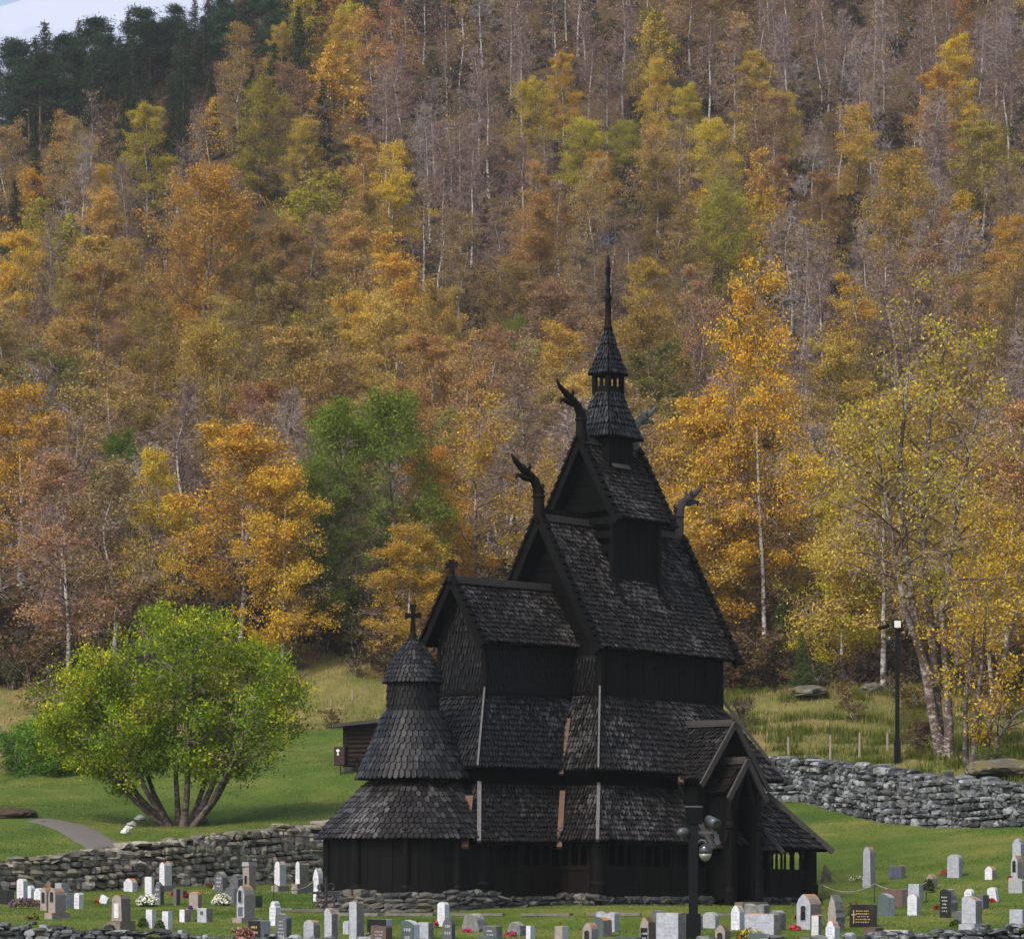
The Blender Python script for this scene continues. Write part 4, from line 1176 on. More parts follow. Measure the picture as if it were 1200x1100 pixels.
def proto(kind, parts, trunk='trunk', leafm='leaf', twm='twig', H=12.0):
    tr, br, tw, lc = parts
    d = {'H': H}
    if kind.startswith(('spruce', 'pine')):
        d['trunk'] = fast_mesh('trunk', *tr, M['pinebark'], True)
        if br: d['branches'] = fast_mesh('branches', *br, M['pinebark'], True)
        d['crown'] = fast_mesh('crown', *lc, M['conifer'])
    else:
        d['trunk'] = fast_mesh('trunk', *tr, M[trunk], True)
        v, f = cat([br, tw]); mi = np.concatenate([np.zeros(len(br[1])), np.ones(len(tw[1]))])
        d['branches'] = fast_mesh('branches', v, f, [M['branch'], M[twm]], False, mi)
        if lc is not None: d['crown'] = fast_mesh('crown', *lc, M[leafm])
    d['raw'] = parts
    PROTO[kind] = d
tg = np.random.default_rng(42)
for i in range(5):
    proto(f'full{i}', grow(np.random.default_rng(100 + i), 12, 2.8, .16 + .06 * (i % 3), 54, 10, 30000, .115, .55, clump=.2, sparse=.2, r0=.105))
for i in range(5):
    proto(f'thin{i}', grow(np.random.default_rng(200 + i), 12, 2.5, .22 + .06 * (i % 3), 44, 12, 11500, .11, .45, .85, clump=.2, sparse=.25, r0=.1, twig_w=.012))
for i in range(4):
    proto(f'bare{i}', grow(np.random.default_rng(300 + i), 12, 2.3, .24 + .06 * (i % 3), 46, 16, 1500, .12, .2, 1.0, clump=.2, sparse=.4, r0=.115, twig_w=.014), twm='twiggrey' if i % 2 else 'twig')
for i in range(3):
    proto(f'broad{i}', grow(np.random.default_rng(400 + i), 12, 3.6, .16, 46, 11, 32000, .135, .15, .8, 'round', .17, clump=.26, sparse=.08), trunk='trunkdark')
for i in range(3):
    proto(f'spruce{i}', conifer(np.random.default_rng(500 + i), 12, 2.3))
for i in range(3):
    proto(f'pine{i}', conifer(np.random.default_rng(600 + i), 12, 2.2, 'pine'))
for i in range(3):   # low shrubs and saplings of the wood's floor
    st = [[(0, 0, -.2), (tg.normal(0, .3), tg.normal(0, .3), 1.0), (tg.normal(0, .9), tg.normal(0, .9), 2.6)] for _ in range(5)]
    proto(f'shrub{i}', grow(np.random.default_rng(700 + i), 3, 1.1, .1, 40, 5, 2600, .13, .1, .8, 'round', .03, st, clump=.16, sparse=.2, twig_w=.008), trunk='branch', H=3.0)

proto('dense0', grow(np.random.default_rng(801), 3, 1.5, .05, 70, 7, 15000, .13, .1, .7, 'round', .03, [[(0, 0, -.2), (tg.normal(0, .3), tg.normal(0, .3), 1.0), (tg.normal(0, 1.0), tg.normal(0, 1.0), 2.4)] for _ in range(7)], clump=.2, sparse=.05), trunk='branch', H=3.0)
def put_tree(kind, x, y, H, wid, color, label, group, name, rz=None, cat_='tree'):
    d = PROTO[kind]; s = H / d['H']
    r = thing(name, label, cat_, (x, y, hz(x, y) - .05), tg.uniform(0, 6.28) if rz is None else rz, group)
    r.scale = (s * wid, s * wid, s)
    for part in ('trunk', 'branches', 'crown'):
        if part in d:
            o = bpy.data.objects.new(part, d[part]); link(o, r)
            if part == 'crown': o.color = (*color, 1)
    return r

# colours of the autumn wood, as the leaves themselves are
C_ = dict(gold=(0.56, 0.37, 0.040), amber=(0.52, 0.31, 0.045), orange=(0.47, 0.25, 0.045), rust=(0.36, 0.20, 0.085), ochre=(0.44, 0.31, 0.060), brown=(0.36, 0.24, 0.105),
          olive=(0.31, 0.265, 0.035), yellowgreen=(0.42, 0.35, 0.035), lemon=(0.62, 0.42, 0.055), lime=(0.46, 0.345, 0.045), green=(0.10, 0.155, 0.025), midgreen=(0.17, 0.19, 0.03), mauve=(0.28, 0.195, 0.15),
          spruce=(0.022, 0.038, 0.018), pine=(0.034, 0.060, 0.034))
WORD = dict(gold='golden yellow', amber='amber orange', orange='deep orange', rust='rust red', ochre='ochre', brown='pale brown', olive='olive', yellowgreen='yellow-green', lemon='bright lemon yellow', lime='lime yellow', green='bright green', midgreen='fresh green', mauve='mauve brown')
KW = dict(full='full-crowned birch', thin='thin-leaved birch', bare='almost bare birch', broad='broad round tree')
# trees one can pick out in the photograph: column, row of the top, height, kind, colour, width
SPEC = [
 (245, 212, 15, 'broad0', 'orange', 1.0), (182, 535, 9.5, 'full1', 'gold', 1.0), (280, 508, 11.5, 'full2', 'amber', 1.35), (305, 108, 11, 'broad1', 'olive', 1.05), (172, 128, 11, 'full0', 'yellowgreen', 1.15),
 (360, 140, 9, 'full3', 'ochre', 1.2), (622, 108, 8.5, 'broad2', 'lime', 1.05), (682, 148, 7, 'broad0', 'yellowgreen', 1.35), (735, 150, 7, 'broad1', 'olive', 1.1), (842, 150, 8, 'broad2', 'lemon', 1.15), (922, 118, 7.5, 'broad1', 'lime', .85),
 (1120, 48, 11, 'full4', 'gold', 1.0), (1100, 84, 11, 'full0', 'amber', 1.3), (403, 22, 10, 'full1', 'amber', 1.15), (962, 205, 9, 'full2', 'rust', 1.0), (850, 232, 11, 'broad0', 'olive', .95), (772, 66, 10, 'full3', 'lemon', .75),
 (805, 104, 9, 'full4', 'gold', 1.0), (240, 400, 11.5, 'broad2', 'ochre', .95), (28, 448, 12, 'full3', 'amber', 1.25), (20, 275, 11, 'full0', 'gold', 1.0), (460, 176, 11, 'full1', 'gold', 1.1), (1052, 195, 13, 'broad1', 'ochre', 1.0),
 (1150, 148, 11, 'full2', 'ochre', 1.35), (662, 388, 11, 'full4', 'ochre', 1.2), (560, 480, 12, 'thin0', 'amber', 1.4), (462, 300, 11, 'full2', 'amber', 1.15), (880, 65, 10, 'full3', 'ochre', 1.1), (660, 68, 9, 'full0', 'gold', 1.0),
 (500, 535, 10, 'full1', 'amber', 1.1), (475, 640, 7.5, 'full3', 'amber', 1.35), (1005, 128, 11, 'full1', 'ochre', 1.1), (540, 250, 11, 'thin1', 'brown', 1.2), (700, 180, 9, 'full2', 'orange', .9), (755, 310, 11, 'full0', 'ochre', 1.1),
 (608, 382, 6.5, 'broad1', 'midgreen', .9), (560, 418, 6, 'broad2', 'midgreen', .8), (512, 545, 6, 'broad0', 'midgreen', .7), (138, 520, 8, 'broad1', 'green', .85), (1130, 490, 11, 'thin2', 'rust', 1.2), (1000, 640, 6.5, 'full4', 'gold', 1.15),
 (1170, 530, 9, 'broad0', 'midgreen', .75), (1150, 610, 9, 'full3', 'gold', 1.25), (1188, 260, 11, 'full1', 'amber', 1.1), (80, 560, 11, 'thin3', 'rust', 1.4), (130, 600, 11, 'thin1', 'brown', 1.3), (330, 560, 10, 'full0', 'amber', 1.1), (815, 560, 10, 'thin2', 'amber', 1.4),
 (945, 540, 10, 'full2', 'gold', 1.1), (980, 400, 12, 'full4', 'ochre', 1.2), (800, 640, 7, 'full1', 'amber', 1.1), (410, 340, 11, 'full3', 'amber', 1.1), (120, 195, 9, 'full2', 'gold', .9), (330, 30, 8, 'full4', 'ochre', 1.0), (1000, 330, 11, 'thin4', 'amber', 1.2),
]
for px in (505, 518, 540, 552, 600, 612, 925, 962, 985, 1005, 1035, 1080, 1145, 1168, 1185, 860, 902, 690, 730, 470, 150, 232, 95, 60):   # the pale bare ones
    SPEC.append((px, {505: 130, 518: 150, 540: 140, 552: 155, 600: 0, 612: 20, 925: 20, 962: 10, 985: 15, 1005: 40, 1035: 5, 1080: 10, 1145: 25, 1168: -10, 1185: 15, 860: 40, 902: 5, 690: 20, 730: 10, 470: 60, 150: 190, 232: 130, 95: 160, 60: 250}[px], 12.5, f'bare{px % 4}', 'mauve', 1.0))
CON = [(350, 8, 10, 'spruce0', .9), (322, 46, 9, 'spruce1', 1.0), (215, 64, 9, 'spruce2', .9), (201, 84, 7, 'spruce0', .9), (148, 94, 7, 'spruce1', .9), (173, 95, 5, 'spruce2', .8), (70, 116, 8, 'spruce0', .8), (40, 135, 8, 'spruce1', .8), (18, 208, 7, 'spruce2', 1.0), (247, 78, 6, 'spruce1', .8), (296, 74, 7, 'spruce2', .8), (378, 90, 8, 'spruce0', 1.0), (290, 90, 7, 'spruce1', .7)]
def find_spot(px, top, H, y0=167.0, y1=400.0):
    Y = np.arange(y0, y1, 1.0); X = (px - CX) / F * Y
    t = HY - (height(X, Y) + H) / Y * F
    i = np.argmax(t <= top)
    if t[i] > top: return None
    return X[i], Y[i]
trees = []      # x, y, H, kind, colour name, width, projected px, fixed?
for px, top, H, kind, col, wd in SPEC:
    r = find_spot(px, top, H)
    if r is None: r = ((px - CX) / F * 400, 398.0)
    trees.append([r[0], r[1], H, kind, col, wd, True])
# the rest of the wood fills in between, its colour drifting from place to place
CXY = [q for q in (find_spot(c[0], c[1], max(9.5, c[2] * 1.25)) for c in CON) if q]
def keep(x, y, dmin):
    for q in CXY:
        if abs(q[0] - x) < 2.6 and -12 < y - q[1] < 3: return False
    for t in trees:
        if t[6] and t[3][0] != 'b' + 'a' and not t[3].startswith('bare') and abs(t[0] - x) < 3.0 and -13 < y - t[1] < 4: return False
        if (t[0] - x) ** 2 + (t[1] - y) ** 2 < dmin ** 2: return False
    return True
PAL = ['amber', 'ochre', 'brown', 'mauve', 'gold', 'olive', 'rust', 'orange', 'yellowgreen']
fill = []
tries = 0
while tries < 14000:
    tries += 1
    Y = 172 + (395 - 172) * tg.random() ** 0.9
    X = tg.uniform(-700 / F, 700 / F) * Y
    px = CX + X / Y * F
    if Y < float(wood_edge(X)) + 2 + 12 * float(vnoise(np.array([X]), np.array([5.0]), 5)[0]): continue
    if px < 330 and Y > min(349, 334 + .075 * px): continue
    dm = 5.2 if Y < 240 else 5.6
    if not keep(X, Y, dm): continue
    py = HY - hz(X, Y) / Y * F
    n1 = float(vnoise(np.array([X]), np.array([Y]), 16)[0]) + .5; n2 = float(vnoise(np.array([X + 300]), np.array([Y]), 20)[0]) + .5
    v = n1 + tg.normal(0, .17); b = n2 + tg.normal(0, .15) + (0.14 if py < 170 and px > 420 else 0) + (.10 if 440 < px < 700 and py > 200 else 0)
    if b > .56: kind = f'bare{tg.integers(4)}'; col = 'mauve' if tg.random() < .6 else 'brown'
    elif b > .36: kind = f'thin{tg.integers(5)}'; col = ['brown', 'amber', 'ochre', 'rust', 'mauve'][int(tg.integers(5))]
    else:
        kind = f'full{tg.integers(5)}' if tg.random() < .8 else f'broad{tg.integers(3)}'
        col = 'amber' if v < .28 else 'orange' if v < .34 else 'ochre' if v < .52 else 'gold' if v < .62 else 'olive' if v < .74 else 'yellowgreen' if tg.random() < .5 else 'brown'
        if col in ('olive', 'yellowgreen') and px > 900 and tg.random() < .6: col = 'ochre'
    H = tg.uniform(8.2, 12.5) * (1.05 if kind[0] in 'tb' and not kind.startswith('broad') else 1.0)
    if kind.startswith('broad'): H *= .8
    if px > 330 and px < 520 and Y < 190: H *= .75
    trees.append([X, Y, H, kind, col, tg.uniform(.95, 1.4), False])
print('TREES', len(trees))
# the most visible stand as things of their own, the remainder is the wood's mass
def proj_size(t): return t[2] / t[1]
order = sorted(range(len(trees)), key=lambda i: (not trees[i][6], -(trees[i][2] / trees[i][1]) * (1.0 if -60 < CX + trees[i][0] / trees[i][1] * F < 1260 else .3)))
NTHING = 284
singles = [trees[i] for i in order[:NTHING]]; rest = [trees[i] for i in order[NTHING:]]

# labels: look first, then a landmark; every label is used once
def zone_words(px, py):
    col = ('at the left photo edge' if px < 70 else 'above the green lawn tree' if px < 260 else 'above the green willow' if px < 400 else 'above the round apse tower' if px < 500 else 'above the chancel cross' if px < 590 else
           'left of the church spire' if px < 690 else 'behind the church spire' if px < 760 else 'right of the church spire' if px < 840 else 'above the tall golden birch' if px < 940 else 'above the far lamp post' if px < 1080 else 'at the right photo edge')
    row = 'at the wood edge' if py > 640 else 'low' if py > 500 else 'below mid-slope' if py > 360 else 'halfway up' if py > 240 else 'high up' if py > 110 else 'near the photo top'
    return row, col
used_labels = set()
SIZE = ['short', 'tall', 'slender', 'wide', 'leaning', 'upright']
def tree_label(t, px, py):
    k = KW[t[3][:-1]]; c = WORD[t[4]]
    if k.startswith('almost'): c = 'grey-twigged' if t[4] == 'mauve' else 'brown-twigged'
    row, col = zone_words(px, py)
    sz = 'tall' if t[2] > 11.3 else 'short' if t[2] < 9.3 else ''
    wd = 'wide' if t[5] > 1.1 else 'slender' if t[5] < .95 else ''
    opts = [f'{c} {k} {row} {col}', f'{sz} {c} {k} {row} {col}', f'{wd} {c} {k} {row} {col}', f'{sz} {wd} {c} {k} {row} {col}']
    nb = sorted(singles, key=lambda o: (o[0] - t[0]) ** 2 + (o[1] - t[1]) ** 2)[1:7]
    for o in nb:
        side = 'left' if t[0] < o[0] else 'right'
        if WORD[o[4]] == WORD[t[4]]: continue
        opts.append(f'{c} {k} {row} {col}, {side} of {"an" if WORD[o[4]][0] in "aeiou" else "a"} {WORD[o[4]]} one')
        opts.append(f'{sz} {c} {k} {row} {col}, {side} of {"an" if WORD[o[4]][0] in "aeiou" else "a"} {WORD[o[4]]} one')
    for o in nb:
        rel = 'just in front of' if t[1] < o[1] else 'just behind'
        opts.append(f'{c} {k} {row} {col}, {rel} {"an" if WORD[o[4]][0] in "aeiou" else "a"} {WORD[o[4]]} one')
    for s in opts:
        s = ' '.join(s.split())
        if s not in used_labels and len(s.replace('-', ' ').split()) <= 16:
            used_labels.add(s); return s
    return ' '.join(opts[0].split())
import zlib
for t in singles:
    px = CX + t[0] / t[1] * F; py = HY - (hz(t[0], t[1]) + t[2] * .6) / t[1] * F
    base = C_[t[4]]; j = tg.normal(0, .05, 3); br = tg.uniform(.85, 1.1) if t[6] else tg.uniform(.6, 1.15)
    if not t[6]: base = tuple(np.array(base) * .60 + np.array([.285, .20, .125]) * .40)
    colr = tuple(np.clip(np.array(base) * br * (1 + j), .008, .7))
    nm = 'birch_tree' if not t[3].startswith('broad') else 'broadleaf_tree'
    put_tree(t[3], t[0], t[1], t[2], t[5], colr, tree_label(t, px, py), 'autumn trees on the hillside', nm)
for k, (px, top, H, kind, wd) in enumerate(CON):
    H = max(9.5, H * 1.25); wd *= 1.05; r = find_spot(px, top, H) or ((px - CX) / F * 370, 370.0)
    lab = ['dark tall spruce under the pine ridge, right of the other spruces', 'dark spruce just left of the tallest spruce near the pine ridge', 'dark pointed spruce standing above yellow birches below the pine ridge', 'small dark spruce close beside a bigger pointed spruce', 'lone dark spruce poking above brown birches under the ridge', 'tiny dark spruce top between brown birches under the ridge', 'slim dark spruce among bare birches near the left edge', 'dark spruce at the left end below the pine ridge', 'low dark spruce at the left edge of the hillside',
           'small spruce half hidden behind ochre birches under the ridge', 'dark spruce right of the pointed pair below the ridge', 'bushy dark spruce beside the amber birch near the ridge', 'slim dark spruce behind the olive round tree'][k]
    put_tree(kind, r[0], r[1], H, wd, C_['spruce'], lab, 'spruces on the hillside', 'spruce_tree')
# pines along the ridge at the top left
pin = [(-5, 58, 12), (18, 48, 13), (42, 40, 12), (52, 22, 14), (75, 42, 12), (92, 20, 14), (112, 24, 14), (130, 30, 12), (150, 10, 15), (165, 12, 15), (180, 30, 12), (205, 8, 15), (228, 0, 14), (245, -6, 14), (265, -12, 14), (285, -16, 14), (310, -20, 14), (335, -24, 14), (10, 82, 11), (35, 76, 11), (60, 68, 11), (85, 58, 11), (108, 52, 11), (140, 40, 11), (195, 28, 11), (20, 66, 11), (48, 60, 11), (72, 50, 11), (98, 44, 11), (122, 38, 11), (156, 30, 11), (176, 26, 11), (215, 22, 11), (238, 16, 11), (262, 12, 11), (290, 6, 11), (318, 2, 11), (345, 0, 11), (365, -4, 11), (400, -10, 12), (430, -4, 11), (455, -14, 12), (490, -12, 12), (650, -16, 11), (375, -14, 13), (345, -2, 11), (525, -14, 12), (690, -12, 11)]
pl = set()
for k, (px, top, H) in enumerate(pin):
    y = tg.uniform(372, 378) if k < 18 else tg.uniform(364, 370) if px < 330 else tg.uniform(384, 392)
    x = (px - CX) / F * y
    H = float(np.clip((HY - top) / F * y - hz(x, y), 7.5, 15))
    form = ['tall', 'spreading', 'dense', 'ragged'][k % 4]
    where = ('at the left edge of the dark ridge' if px < 30 else 'under the pale mountain gap' if px < 100 else 'on the skyline where the ridge climbs' if px < 190 else 'where the ridge leaves the photo top' if px < 270 else 'along the top edge right of the gap' if px < 380 else 'at the top edge above the amber birches' if px < 560 else 'at the top edge above the lime tree')
    depth = 'in the skyline row' if k < 18 else 'in the second row' if px < 330 else 'low on the slope' if px < 320 else 'by itself'
    lab = f'{form} dark green pine {where}, {depth}'
    n = 0
    while lab in pl:
        n += 1; lab = f'{["broad", "narrow", "tapering", "blunt-topped", "shaggy", "crooked"][n % 6]} {form} dark green pine {where}, {depth}'
        if n > 6: break
    lab = lab.replace(', low on the slope', ' lower down').replace(', in the second row', ' in the second row')
    pl.add(lab)
    put_tree(f'spruce{k % 3}' if k % 5 in (0, 2, 3) else f'pine{k % 3}', x, y, H, tg.uniform(1.15, 1.5), tuple(np.array(C_['pine']) * tg.uniform(.75, 1.25)), lab, 'pines on the ridge', 'pine_tree')

# the rest of the wood and its undergrowth, one mass
def tint_mesh(name, V, Fc, T, mats, mi):
    me = fast_mesh(name, np.vstack(V), np.vstack(Fc), mats, False, np.concatenate(mi))
    a = me.attributes.new('tint', 'FLOAT_COLOR', 'POINT'); a.data.foreach_set('color', np.vstack(T).astype(np.float32).ravel())
    return me
V, Fc, T, MI, n = [], [], [], [], 0
def mass(kind, x, y, H, wd, color, frac):
    global n
    d = PROTO[kind]; s = H / d['H']; a = tg.uniform(0, 6.28)
    R = np.array([[math.cos(a), -math.sin(a), 0], [math.sin(a), math.cos(a), 0], [0, 0, 1]]) * np.array([s * wd, s * wd, s])[:, None]
    o = np.array([x, y, hz(x, y) - .05])
    tr, br, tw, lc = d['raw']
    for (v, f), mi, take in ((tr, 0, 1.0), (br, 1, .8), (tw, 2, frac * 1.2), (lc, 3, frac)):
        k = len(f)
        if take < 1 and f.shape[1] == 4 and mi >= 2:
            q = tg.permutation(k)[:int(k * take)]
            vv = v.reshape(-1, 4, 3)[q].reshape(-1, 3)
            if mi == 3:
                c = vv.reshape(-1, 4, 3).mean(1, keepdims=True); vv = (c + (vv.reshape(-1, 4, 3) - c) * (1 / take) ** .42).reshape(-1, 3)
            ff = np.arange(len(vv)).reshape(-1, 4)
        else: vv, ff = v, f
        V.append(vv @ R.T + o); Fc.append(ff + n); n += len(vv)
        T.append(np.tile(np.array([*color, 1.0]), (len(vv), 1))); MI.append(np.full(len(ff), mi))
for t in rest:
    mass(t[3], t[0], t[1], t[2], t[5], np.array(C_[t[4]]) * tg.uniform(.75, 1.15), .2)
sh = 0
while sh < 1900:
    Y = 168 + 228 * tg.random(); X = tg.uniform(-690 / F, 690 / F) * Y
    if Y < float(wood_edge(X)) - 1 + tg.normal(0, 1.5) + 12 * float(vnoise(np.array([X]), np.array([5.0]), 5)[0]): continue
    c = [(.12, .08, .05), (.15, .085, .03), (.11, .08, .065), (.17, .115, .035), (.09, .095, .03), (.14, .095, .08)][int(tg.integers(6))]
    mass(f'shrub{tg.integers(3)}', X, Y, tg.uniform(1.0, 3.4), tg.uniform(.8, 1.6), np.array(c) * tg.uniform(.45, 1.0), .15); sh += 1
for q in range(260):      # brushwood along the wood's edge
    X = tg.uniform(-690 / F, 690 / F) * 172; Y = float(wood_edge(X)) + abs(tg.normal(0, 3.2)) - .5 + 12 * float(vnoise(np.array([X]), np.array([5.0]), 5)[0])
    c = [(.09, .06, .04), (.13, .08, .035), (.08, .075, .028), (.11, .075, .06)][int(tg.integers(4))]
    mass(f'shrub{tg.integers(3)}', X, Y, tg.uniform(1.0, 2.6), tg.uniform(.9, 1.6), np.array(c), .2)
for q in range(46):      # scattered low brush between meadow and wood
    X = tg.uniform(-690 / F, 690 / F) * 160; Y = float(wood_edge(X)) - abs(tg.normal(0, 7)) - 1
    if -6 < X < 5: continue
    c = [(.10, .075, .03), (.13, .09, .03), (.07, .08, .025), (.16, .115, .03)][int(tg.integers(4))]
    mass(f'shrub{tg.integers(3)}', X, Y, tg.uniform(.5, 1.5), tg.uniform(1.0, 2.0), np.array(c), .22)
wood_o = bpy.data.objects.new('woodland', tint_mesh('woodland', V, Fc, T, [M['trunk'], M['branch'], M['twig'], M['leafstuff']], MI)); link(wood_o)
tag(wood_o, kind='stuff')
print('WOOD FACES', sum(len(f) for f in Fc))
# ------------------------------------------------------------------ single trees and bushes near the church
def m_leaf2(name, stops, trans=0.42, scale=0.45):
    t = NT(name)
    isl = t.island(); nz = t.noise(scale, 3, .6)
    k = t.math('ADD', nz, t.math('MULTIPLY', t.math('SUBTRACT', isl, .5), .34))
    col = t.ramp(k, stops)
    h = t.n('ShaderNodeHueSaturation'); t.l(col, h.inputs['Color']); t.l(t.math('ADD', t.math('MULTIPLY', isl, .7), .62), h.inputs['Value'])
    d = t.n('ShaderNodeBsdfDiffuse'); tr = t.n('ShaderNodeBsdfTranslucent'); t.l(h.outputs[0], d.inputs[0]); t.l(h.outputs[0], tr.inputs[0])
    mx = t.n('ShaderNodeMixShader', i_0=trans); t.l(d.outputs[0], mx.inputs[1]); t.l(tr.outputs[0], mx.inputs[2]); t.l(mx.outputs[0], t.out.inputs[0])
    return t.m
def hero(name, label, pos, parts, trunk, twm, leafm, color=None, cat_='tree'):
    r = thing(name, label, cat_, pos)
    tr, br, tw, lc = parts
    o = bpy.data.objects.new('trunk', fast_mesh('trunk', *tr, M[trunk], True)); link(o, r)
    v, f = cat([br, tw]); mi = np.concatenate([np.zeros(len(br[1])), np.ones(len(tw[1]))])
    o = bpy.data.objects.new('branches', fast_mesh('branches', v, f, [M['branch'], M[twm]], False, mi)); link(o, r)
    if lc is not None:
        o = bpy.data.objects.new('crown', fast_mesh('crown', *lc, leafm)); link(o, r)
        if color: o.color = (*color, 1)
    return r
hr = np.random.default_rng(77)
# the green round tree on the lawn: many stems fanning out from one root
p = ground_at(212, 968, 105); p[2] -= .05
stems = []
for a, r, h, kx in [(183, 4.6, 4.0, .6), (175, 4.5, 5.2, .5), (200, 3.5, 5.9, .4), (150, 3.2, 5.6, .4), (110, 1.4, 7.5, .3), (290, 1.8, 7.2, .3), (350, 3.0, 6.4, .4), (20, 3.9, 5.2, .5), (50, 3.0, 6.5, .4), (330, 3.9, 4.5, .5)]:
    c, s = math.cos(math.radians(a)), math.sin(math.radians(a)) * .85
    b = .25
    stems.append([(c * b, s * b, -.25), (c * (b + r * .22 + kx * .5), s * (b + r * .22 + kx * .5), h * .2), (c * r * .62, s * r * .62, h * .55), (c * r * .95, s * r, h)])
leafm = m_leaf2('green_yellow_tree_leaf', [(.30, (.11, .20, .014)), (.50, (.19, .29, .017)), (.63, (.30, .36, .02)), (.74, (.56, .45, .03))])
hero('broadleaf_tree', 'round green tree turning yellow, many-stemmed, on the lawn left of the church', p, grow(hr, 8, 2.0, .40, 160, 8, 84000, .115, .25, .75, 'round', .14, stems, .22, .06, twig_w=.010), 'trunkdark', 'twig', leafm)
# golden birch right of the spire
def place(px, py, y0, y1=None): return ground_at(px, py, y0)
y = 166.0; x = (884 - CX) / F * y; gp = np.array([x, y, hz(x, y)])
H = (HY - 318) / F * y - gp[2]
hero('birch_tree', 'tall golden-orange birch with a long straight white trunk, right of the church spire', gp,
     grow(hr, H, 3.1, .30, 76, 11, 24000, .12, .75, .9, 'birch', .12, [[(.5, 0, -.3), (.45, 0, H * .3), (.1, 0, H * .6), (0, 0, H)]], .19, .12, twig_w=.009), 'trunk', 'twig', M['leaf'], (.62, .36, .04))
y = 126.0; gp = W(1103, 889, y); gp[2] = hz(gp[0], y); H = (HY - 305) / F * y - gp[2]
S2 = [[(.1, 0, -.3), (-.62, .1, H * .19), (-1.35, .2, H * .40), (-1.55, .3, H * .62), (-.9, .3, H * .97)], [(.0, .35, -.3), (-.3, .5, H * .22), (-.72, .6, H * .44), (-.55, .7, H * .68), (.35, .6, H * .94)],
      [(.22, -.1, -.3), (.25, -.1, H * .1), (-.1, -.2, H * .3), (1.0, -.2, H * .6), (1.9, -.1, H * .84)], [(-.3, .1, H * .15), (-1.3, 0, H * .3), (-2.0, -.2, H * .52), (-2.5, -.2, H * .72)]]
hero('birch_tree', 'big thin-leaved olive-gold birch with several dark leaning trunks beside the far lamp post', gp,
     grow(hr, H, 2.9, .30, 92, 13, 11500, .105, .55, .8, 'birch', .21, S2, .2, .25, twig_w=.011), 'trunkmix', 'twig', M['leaf'], (.42, .34, .04))
y = 124.0; gp = W(1150, 889, y); gp[2] = hz(gp[0], y); m_ = y / F
S3 = [[(-.3, 0, -.3), (-.15, 0, 2.4), (.1, 0, 4.4), (.2, 0, 6.3)], [(-.55, .2, -.3), (-.5, .2, 2.2), (-.15, .3, 4.6), (-.3, .3, 6.9)], [(.1, .1, -.3), (.5, .2, 2.6), (1.2, .3, 4.8), (1.6, .3, 7.2)], [(.3, -.2, -.3), (.55, -.3, .9), (1.2, -.3, 1.7), (2.0, -.3, 2.1)]]
hero('broken_tree', 'clump of dark stems with a snapped pale top above the right stone wall', gp,
     grow(hr, 7, 1.7, .3, 52, 8, 5200, .12, .35, .7, 'round', .15, S3, .2, .4, twig_w=.009), 'trunkdark', 'twig', M['leaf'], (.46, .31, .03))
# golden trees standing close behind those
for px, Y, top, kind, col, wd, lab in [(1165, 150, 590, 'thin1', 'gold', 1.35, 'golden yellow birch behind the snapped dark stems at the right edge'), (1035, 158, 470, 'full4', 'ochre', 1.15, 'ochre birch filling the gap left of the big leaning birch'),
        (1120, 160, 400, 'thin0', 'ochre', 1.2, 'tall golden birch right behind the big leaning birch'), (985, 163, 575, 'full3', 'yellowgreen', 1.1, 'low yellow-green birch at the meadow edge between golden birch and lamp post'),
        (830, 168, 470, 'full2', 'amber', 1.0, 'amber orange birch tucked against the left side of the tall golden birch'), (835, 171, 600, 'thin1', 'brown', 1.1, 'thin brown birch over the nave eave, below the tall golden birch'),
        (1185, 156, 480, 'thin2', 'rust', 1.1, 'rust brown birch above the green bush at the right edge')]:
    x = (px - CX) / F * Y; H = (HY - top) / F * Y - hz(x, Y)
    put_tree(kind, x, Y, H, wd, tuple(np.array(C_[col]) * tg.uniform(.9, 1.15)), lab, 'autumn trees on the hillside', 'birch_tree')
for px, Y, top, kind, wd, lab in [(372, 174, 560, 'broad0', .95, 'lowest fresh green willow at the left foot of the twin willows'), (392, 177, 497, 'broad1', .95, 'fresh green willow left of its twin, above the lawn'), (470, 179, 487, 'broad2', .85, 'fresh green willow right of its twin, left of the dragon head')]:
    x = (px - CX) / F * Y; H = (HY - top) / F * Y - hz(x, Y)
    put_tree(kind, x, Y, H, wd, (.15, .20, .026), lab, 'green willows at the wood edge', 'willow_tree')
def bush(px, py, hpx, wd, color, label, y0=130, kind='shrub0', name='bush', group=None):
    p = ground_at(px, py, y0)
    r = put_tree(kind, p[0], p[1], hpx * p[1] / F, wd, color, label, group, name, None, 'bush')
    return r
bush(64, 908, 62, 1.25, (.11, .22, .022), 'bright green rounded bush behind the lawn tree', 140, 'dense0')
bush(26, 906, 50, 1.0, (.075, .16, .022), 'dark green bush in the dry grass at the left edge', 140, 'dense0')
bush(96, 893, 34, 1.6, (.08, .18, .014), 'low bright green bush glimpsed under the lawn tree crown', 140, 'dense0')
bush(915, 806, 112, 1.15, (.05, .085, .028), 'dark green juniper bush at the foot of the golden birch', 140, 'spruce0', 'juniper_bush')
bush(940, 809, 72, 1.3, (.055, .09, .028), 'lower dark green juniper leaning beside the taller one', 140, 'spruce1', 'juniper_bush')
bush(880, 808, 70, 1.3, (.12, .085, .03), 'brown half-bare bush left of the dark juniper', 140, 'shrub1')
bush(1000, 790, 55, 1.5, (.46, .34, .04), 'yellow bush above the mossy rocks', 150, 'shrub2')
bush(1075, 885, 42, 1.5, (.09, .05, .03), 'brown bare brushwood at the foot of the leaning birch', 118, 'shrub0')
bush(1165, 900, 26, 2.0, (.11, .16, .02), 'low yellow-green weeds on top of the stone wall', 116, 'shrub1')
